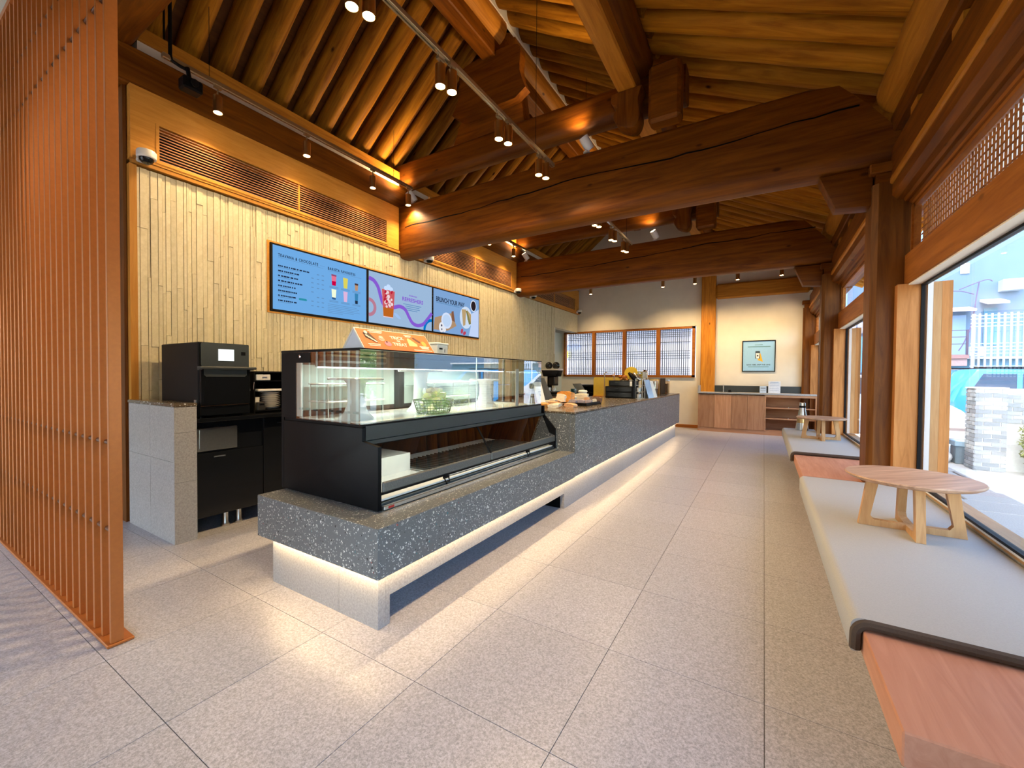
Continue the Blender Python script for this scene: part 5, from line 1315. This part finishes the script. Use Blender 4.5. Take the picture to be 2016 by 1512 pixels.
B('body', glass('jar_glass', (.8, .74, .68), .02, 1.5), t, -1.80, -1.68, 8.95, 9.11, CT, CT+.25, bev=.006); B('contents', mat('beans', (.34, .19, .11), .7, noise=.3, nscale=90), t, -1.79, -1.69, 8.96, 9.10, CT+.006, CT+.20); B('lid', M['white'], t, -1.805, -1.675, 8.945, 9.115, CT+.251, CT+.285, bev=.006)

# ------------------------------------------------------------------ outside
G = -.2
def mat_out(n, c, **k): return mat(n, c, k.pop('rough', .8), **k)
S('ground', mat_out('pale_paving', (.62, .60, .55), noise=.08, nscale=3), 'pale sunlit paving outside the windows', 'ground', -30, 60, -40, 60, G-.2, G)
wb = mat_out('facade', (.155, .235, .33), noise=.04, nscale=2); wb2 = mat_out('facade_band', (.10, .24, .33), noise=.03)
def slabs():
    t = thing('stone_path', 'grey stone slab path along the foot of the windows', 'path', (1.8, 5, G), kind='structure')
    r = random.Random(4); y = 1.0
    while y < 11:
        h_ = r.uniform(.5, .85); x = 1.14
        while x < 2.5:
            w_ = r.uniform(.45, .9); x1 = min(x+w_, 2.55)
            B('stone', M['pillar_stone'], t, x+.012, x1-.012, y+.012, y+h_-.012, G, G+.035+r.uniform(-.006, .006), bev=.01); x = x1
        y += h_
slabs()
t = thing('facade_building', 'tall pale blue rendered building across the yard', 'building', (7, 18, G))
B('wall', wb, t, .5, 16, 17.0, 26, G, 14)
B('base_band', wb2, t, 3.8, 10, 16.6, 17.0, G, 1.80)
B('ledge', M['white'], t, 3.8, 10, 16.45, 17.0, 1.80, 1.86)
B('door', mat_out('grey_door', (.26, .38, .56), noise=.03), t, 4.62, 4.93, 16.96, 17.0, 1.95, 3.08)
B('door_frame', M['white'], t, 4.55, 4.615, 16.95, 17.0, 1.95, 3.12)
mb = MB().prism([(16.5, 3.20), (17, 3.32), (17, 3.26), (16.5, 3.14)], 'X', 4.50, 5.0); mb.build('canopy', mat_out('canopy_pink', (.62, .50, .52)), t)
mb = MB().prism([(16.5, 3.36), (17, 3.50), (17, 3.43), (16.5, 3.30)], 'X', 5.2, 5.62); mb.build('canopy', mat_out('canopy_pale', (.66, .56, .56)), t)
B('side_door', wb2, t, 5.28, 5.55, 16.97, 17.0, 2.2, 3.25)
w2 = B('small_window', M['white'], t, 4.79, 4.97, 16.96, 17.0, 4.27, 4.56); MB().box(4.82, 4.94, 16.95, 16.96, 4.30, 4.53).build('pane', mat_out('lilac_pane', (.38, .38, .55), rough=.3), w2)
B('parapet_box', mat_out('box_grey', (.50, .56, .58)), t, 5.55, 5.95, 16.7, 17.0, 3.68, 3.98)
B('poster_panel', mat_out('poster_panel_blue', (.20, .50, .70)), t, 2.45, 3.1, 16.95, 17.0, 1.42, 2.56); B('upper_window', mat_out('upper_window', (.60, .52, .52)), t, 2.50, 2.95, 16.95, 17.0, 2.66, 3.0)
B('side_wing', mat_out('lilac_wing', (.52, .55, .74)), t, 2.0, 2.40, 16.4, 17.0, G, 3.4)
mb = MB()
for P in ([(4.0, 16.7, 3.58), (4.6, 16.7, 3.75), (5.0, 16.7, 3.62)], [(4.7, 16.7, 3.78), (5.2, 16.7, 4.0), (5.35, 16.7, 3.95)], [(5.12, 16.8, 3.98), (5.06, 16.8, 3.4), (5.0, 16.8, 2.8), (4.86, 16.8, 2.3), (4.75, 16.8, 2.05)]): mb.tube([tuple(v) for v in spline(P, 4)], .013, 6)
mb.build('cable', mat_out('cable_plum', (.16, .12, .22)), t)
t = thing('balcony', 'rusty balcony with dark rails before the blue facade', 'balcony', (4.4, 16.2, 1.8))
B('floor_slab', mat_out('rust', (.42, .24, .22)), t, 4.0, 4.70, 15.9, 16.44, 1.80, 1.90); mb = MB()
B('apron', mat_out('rust_pale', (.52, .36, .34)), t, 4.2, 4.68, 15.95, 16.0, 1.60, 1.80)
rl = mat_out('rail_plum', (.12, .09, .13))
for z in (2.55, 2.37, 2.18): MB().box(4.0, 4.68, 15.90, 15.92, z, z+.018).build('rail', rl, t)
for x in (4.10, 4.25, 4.66): MB().box(x-.02, x+.02, 15.89, 15.93, 1.9, 2.66 if x < 4.5 else 2.57).build('post', rl, t)
t = thing('air_conditioner', 'pale outdoor air conditioner unit hung on the blue facade', 'air conditioner', (4.95, 16.3, 1.865))
B('body', mat_out('ac_body', (.56, .72, .80)), t, 4.80, 5.10, 16.2, 16.44, 1.865, 2.13, bev=.01); MB().cyl((4.90, 16.2, 2.0), (4.90, 16.18, 2.0), .09, n=20).build('fan_grille', wb, t)
t = thing('convex_mirror', 'round traffic mirror on a white pole', 'mirror', (3.40, 13.0, G))
MB().cyl((3.40, 13, G), (3.40, 13, 1.84), .02).build('pole', M['white'], t); MB().lathe([(0, -.012), (.075, -.012), (.08, 0), (.06, .012), (0, .02)], (0, 0, 0), 24, mtx=Matrix.Translation((3.39, 12.97, 1.91)) @ Matrix.Rotation(PI/2, 4, 'X')).build('mirror', mat_out('mirror_face', (.50, .72, .75), rough=.2), t)
t = thing('yellow_banner', 'yellow banner with lettering on a brown beam above the white car', 'sign', (4.15, 15.5, G))
B('board', mat_out('banner_yellow', (.78, .66, .10)), t, 3.90, 4.36, 15.5, 15.52, 1.10, 1.40); B('beam', mat_out('banner_beam', (.30, .26, .26)), t, 3.88, 4.40, 15.45, 15.55, 1.41, 1.50)
for x in (3.90, 4.34): B('post', rl, t, x-.02, x+.02, 15.53, 15.57, G, 1.41)
pn = Panel((3.90, 15.5, 1.10), (1, 0, 0), (0, 0, 1)); text('lettering', '사진영상', .10, pn.mtx(.03, .185, .002), mat_out('banner_ink', (.35, .24, .05)), t, width=.40)
mb = MB()
for z in (.13, .09, .05): pn.poly(mb, [(.03, z), (.43, z), (.43, z+.018), (.03, z+.018)], .001)
mb.build('small_print', mat_out('banner_ink2', (.45, .34, .08)), t)['kind'] = 'stuff'
t = thing('lattice_fence', 'white timber lattice screen above the blue car', 'fence', (4.9, 14.6, G))
lw = mat_out('fence_white', (.50, .58, .68))
for k in range(13): B('upright', lw, t, 4.36+k*.105, 4.395+k*.105, 14.6, 14.63, 1.35, 2.84)
for z in (2.78, 2.70, 2.60, 2.52, 2.10, 2.02, 1.94, 1.86, 1.55, 1.45): B('crossbar', lw, t, 4.34, 5.68, 14.63, 14.65, z, z+.022)
for x in (4.40, 5.60): B('post', lw, t, x-.03, x+.03, 14.655, 14.70, G, 2.84)
# cars
def car(name, lb, x0, L, y, paint, prof, wins, wheels, mirror=None, Wd=1.6):
    t = thing(name, lb, 'car', (x0+L/2, y+Wd/2, G))
    MB().prism([(x0+u, G+v) for u, v in prof], 'Y', y, y+Wd, bev=.05).build('body', paint, t)
    gl = mat_out('car_glass_'+name, (.07, .11, .18), rough=.08)
    for W_ in wins: MB().prism([(x0+u, G+v) for u, v in W_], 'Y', y-.006, y+Wd+.006).build('window', gl, t)
    for u in wheels:
        for yy in (y-.01, y+Wd-.19): 
            wh = MB().cyl((x0+u, yy, G+.30), (x0+u, yy+.20, G+.30), .30, n=24).build('wheel', mat('tyre_'+name, (.02, .02, .022), .8), t)
            MB().cyl((x0+u, yy-.008, G+.30), (x0+u, yy+.208, G+.30), .18, n=20).build('rim', M['steel'], wh)
    if mirror: B('mirror', M['darkgrey'], t, x0+mirror[0]-.05, x0+mirror[0]+.05, y-.18, y-.02, G+mirror[1], G+mirror[1]+.16, bev=.03)
    B('handle', mat('handle_'+name, (.5, .08, .07), .4), t, x0+mirror[2], x0+mirror[2]+.10, y-.012, y, G+.86, G+.90) if mirror else None
    return t
wp = mat('white_paint', (.86, .86, .87), .3, coat=.5, noise=0); bp_ = mat('blue_paint', (.03, .28, .66), .25, coat=.6, noise=0)
car('white_car', 'white car with black mirror parked beyond the brick pillar', -.75, 4.05, 11.0, wp,
    [(.05, .3), (4.0, .3), (4.05, .62), (3.98, .82), (3.72, .98), (3.25, 1.16), (2.85, 1.50), (.5, 1.55), (.12, 1.1), (0, .8)],
    [[(2.30, 1.12), (3.12, 1.12), (2.80, 1.43), (2.30, 1.46)], [(1.35, 1.12), (2.22, 1.12), (2.22, 1.46), (1.35, 1.47)], [(.45, 1.14), (1.27, 1.12), (1.27, 1.47), (.62, 1.47)]], (.85, 3.35), (3.02, 1.05, 3.0-.05+.35))
car('blue_suv', 'bright blue sport utility car behind the brick pillar', 3.50, 4.4, 12.6, bp_,
    [(.15, .35), (4.3, .35), (4.4, .8), (4.2, 1.05), (3.2, 1.15), (2.6, 1.62), (.35, 1.66), (.10, 1.25), (.0, .95)],
    [[(.28, 1.22), (.92, 1.22), (.92, 1.55), (.44, 1.55)], [(1.0, 1.22), (1.75, 1.22), (1.75, 1.56), (1.0, 1.56)], [(1.83, 1.22), (2.85, 1.22), (2.50, 1.55), (1.83, 1.56)]], (.95, 3.4), (2.75, 1.12, 1.5))
mb = MB().box(3.85, 6.0, 12.75, 12.79, 1.475, 1.50).box(3.85, 6.0, 14.0, 14.04, 1.475, 1.50); o = mb.build('roof_rail', M['black'], None); o.parent = bpy.data.objects['blue_suv']; o.location = Vector(o.location)-W['blue_suv']
# brick pillar and wall
def bricks(t, x0, x1, y0, y1, z0, z1, m1, faces, jm):
    B('mortar', jm, t, x0+.008, x1-.008, y0+.008, y1-.008, z0, z1)
    bh, bl = .052, .19; src = {}
    n = int((z1-z0)/(bh+.012)); r = random.Random(x0*7)
    for q in range(n):
        z = z0+q*(bh+.012)+.006; off = (q % 2)*.5
        for f in faces:
            a0, a1 = (x0, x1) if f == 'Y' else (y0, y1)
            p = a0-off*bl
            while p < a1:
                s0, s1 = max(p+.006, a0), min(p+bl-.006, a1)
                if s1-s0 > .03:
                    d = r.uniform(0, .006)
                    if f == 'Y': o = B('brick', m1[r.randrange(len(m1))], t, s0, s1, y0-d, y0+.05, z, z+bh, smooth=0)
                    else: o = B('brick', m1[r.randrange(len(m1))], t, x0-d, x0+.05, s0, s1, z, z+bh, smooth=0)
                p += bl
BR = [mat_out('brick_%d' % k, c, noise=.08) for k, c in enumerate(((.30, .33, .36), (.42, .45, .48), (.36, .38, .40), (.50, .52, .54)))]
jm = mat_out('mortar', (.74, .75, .75))
t = thing('brick_pillar', 'grey brick gate pillar in the sunlit yard', 'pillar', (3.04, 9.6, G))
bricks(t, 2.86, 3.21, 9.40, 9.75, G, 1.09, BR, ('Y', 'X'), jm); B('cap', jm, t, 2.85, 3.22, 9.39, 9.76, 1.09, 1.11)
t = thing('brick_wall', 'low grey brick wall running behind the hedge', 'wall', (4.5, 9.9, G))
bricks(t, 3.22, 5.2, 9.55, 9.72, .55, 1.09, BR, ('Y',), jm); B('core', jm, t, 3.22, 5.2, 9.56, 9.72, G, .55)
# hedge and garden trees
def leafmass(name, c, rad, n, size, lb, cat, m, trunk=None, group=None):
    t = thing(name, lb, cat, (c[0], c[1], G), group)
    r = random.Random(int(c[0]*100+c[1]*7)); mb = MB(); bm = mb.bm
    for _ in range(n):
        while True:
            p = Vector((r.uniform(-1, 1), r.uniform(-1, 1), r.uniform(-1, 1)))
            if .35 < p.length < 1: break
        p = Vector((p.x*rad[0]+c[0], p.y*rad[1]+c[1], p.z*rad[2]+c[2]))
        if p.z < G+.05: continue
        u = Vector((r.gauss(0, 1), r.gauss(0, 1), r.gauss(0, 1))).normalized(); v = u.orthogonal().normalized(); s = size*r.uniform(.6, 1.2)
        vs = [bm.verts.new(p+u*s), bm.verts.new(p+v*s*.5), bm.verts.new(p-u*s), bm.verts.new(p-v*s*.5)]
        bm.faces.new(vs)
    o = mb.build('foliage', m, t, smooth=0); o['kind'] = 'stuff'
    if trunk: MB().cyl((c[0], c[1], G), (c[0], c[1], c[2]), trunk, trunk*.6, n=10).build('trunk', M['walnutZ'], t)
LF = [mat_out('leaf_green', (.20, .36, .08), noise=.3, nscale=4), mat_out('leaf_olive', (.26, .29, .10), noise=.3, nscale=4), mat_out('leaf_bright', (.28, .50, .12), noise=.3, nscale=4)]
for k, x in enumerate((3.62, 4.37, 5.12)):
    leafmass('hedge_shrub', (x, 9.2, .32), (.36, .28, .52), 1500, .035, ('round olive green shrub against the low brick wall beside the pillar', 'second olive shrub along the low brick wall', 'third olive shrub along the low brick wall')[k], 'shrub', LF[1 if k == 0 else 2], group='shrubs by the brick wall')
for k, (x, y, h_) in enumerate(((6.2, 7.0, 2.6), (7.4, 9.6, 3.0), (6.6, 4.4, 2.7), (10.2, 11.5, 3.2), (5.8, 1.2, 2.4), (6.4, -1.9, 2.6))):
    leafmass('garden_tree', (x, y, h_*.62), (1.3, 1.3, h_*.5), 2200, .10, 'leafy green garden tree to the right of the windows, number %s along the yard' % ('two', 'three', 'one', 'four', 'five', 'six')[k], 'tree', LF[k % 3], .08, 'garden trees out of the window line')
# odds and ends beside the pillar
t = thing('plank_bench', 'plank bench beside the brick pillar', 'bench', (2.9, 10.3, G))
B('plank', mat_out('plank', (.55, .42, .38)), t, 2.55, 3.25, 10.2, 10.5, .33, .38)
for x in (2.62, 3.18): B('leg', mat_out('plank_leg', (.40, .32, .30)), t, x-.03, x+.03, 10.22, 10.48, G, .33)
t = thing('grey_crate', 'blue grey plastic crate in front of the plank bench', 'crate', (2.98, 10.0, G))
B('body', mat_out('crate', (.20, .28, .33)), t, 2.80, 3.06, 9.9, 10.15, G, .10, bev=.01); B('rim', mat_out('crate_rim', (.40, .56, .66)), t, 2.78, 3.08, 9.88, 10.17, .10, .19, bev=.01)
for k, (x, s) in enumerate(((2.40, .16), (2.68, .11))):
    o = MB().sphere((x, 10.0, G+s*.9), s, 8, .9).build('sack', M['white'], None); tag(o, ('larger white sack beside the grey crate', 'smaller white sack touching the grey crate')[k], 'sack')
# what lies behind the far lattice window
t = thing('far_wall_building', 'white shop building with blue and yellow signs beyond the lattice window', 'building', (-4, 15, G))
B('wall', mat_out('far_white', (.66, .67, .69), noise=.02), t, -12, .3, 15, 16, G, 3.6); B('sign_band', mat_out('sign_blue', (.12, .28, .68)), t, -7.6, -6.0, 14.95, 15.0, 2.25, 2.45); B('sign_board', mat_out('sign_yellow', (.75, .66, .04)), t, -7.3, -6.4, 14.94, 15.0, 1.95, 2.2); B('awning', mat_out('awning_blue', (.40, .55, .78)), t, -4.2, .2, 14.6, 15.0, 2.75, 2.95)
B('roof', mat_out('far_roof', (.34, .36, .38)), t, -12, .3, 14.4, 16.2, 3.6, 3.8)
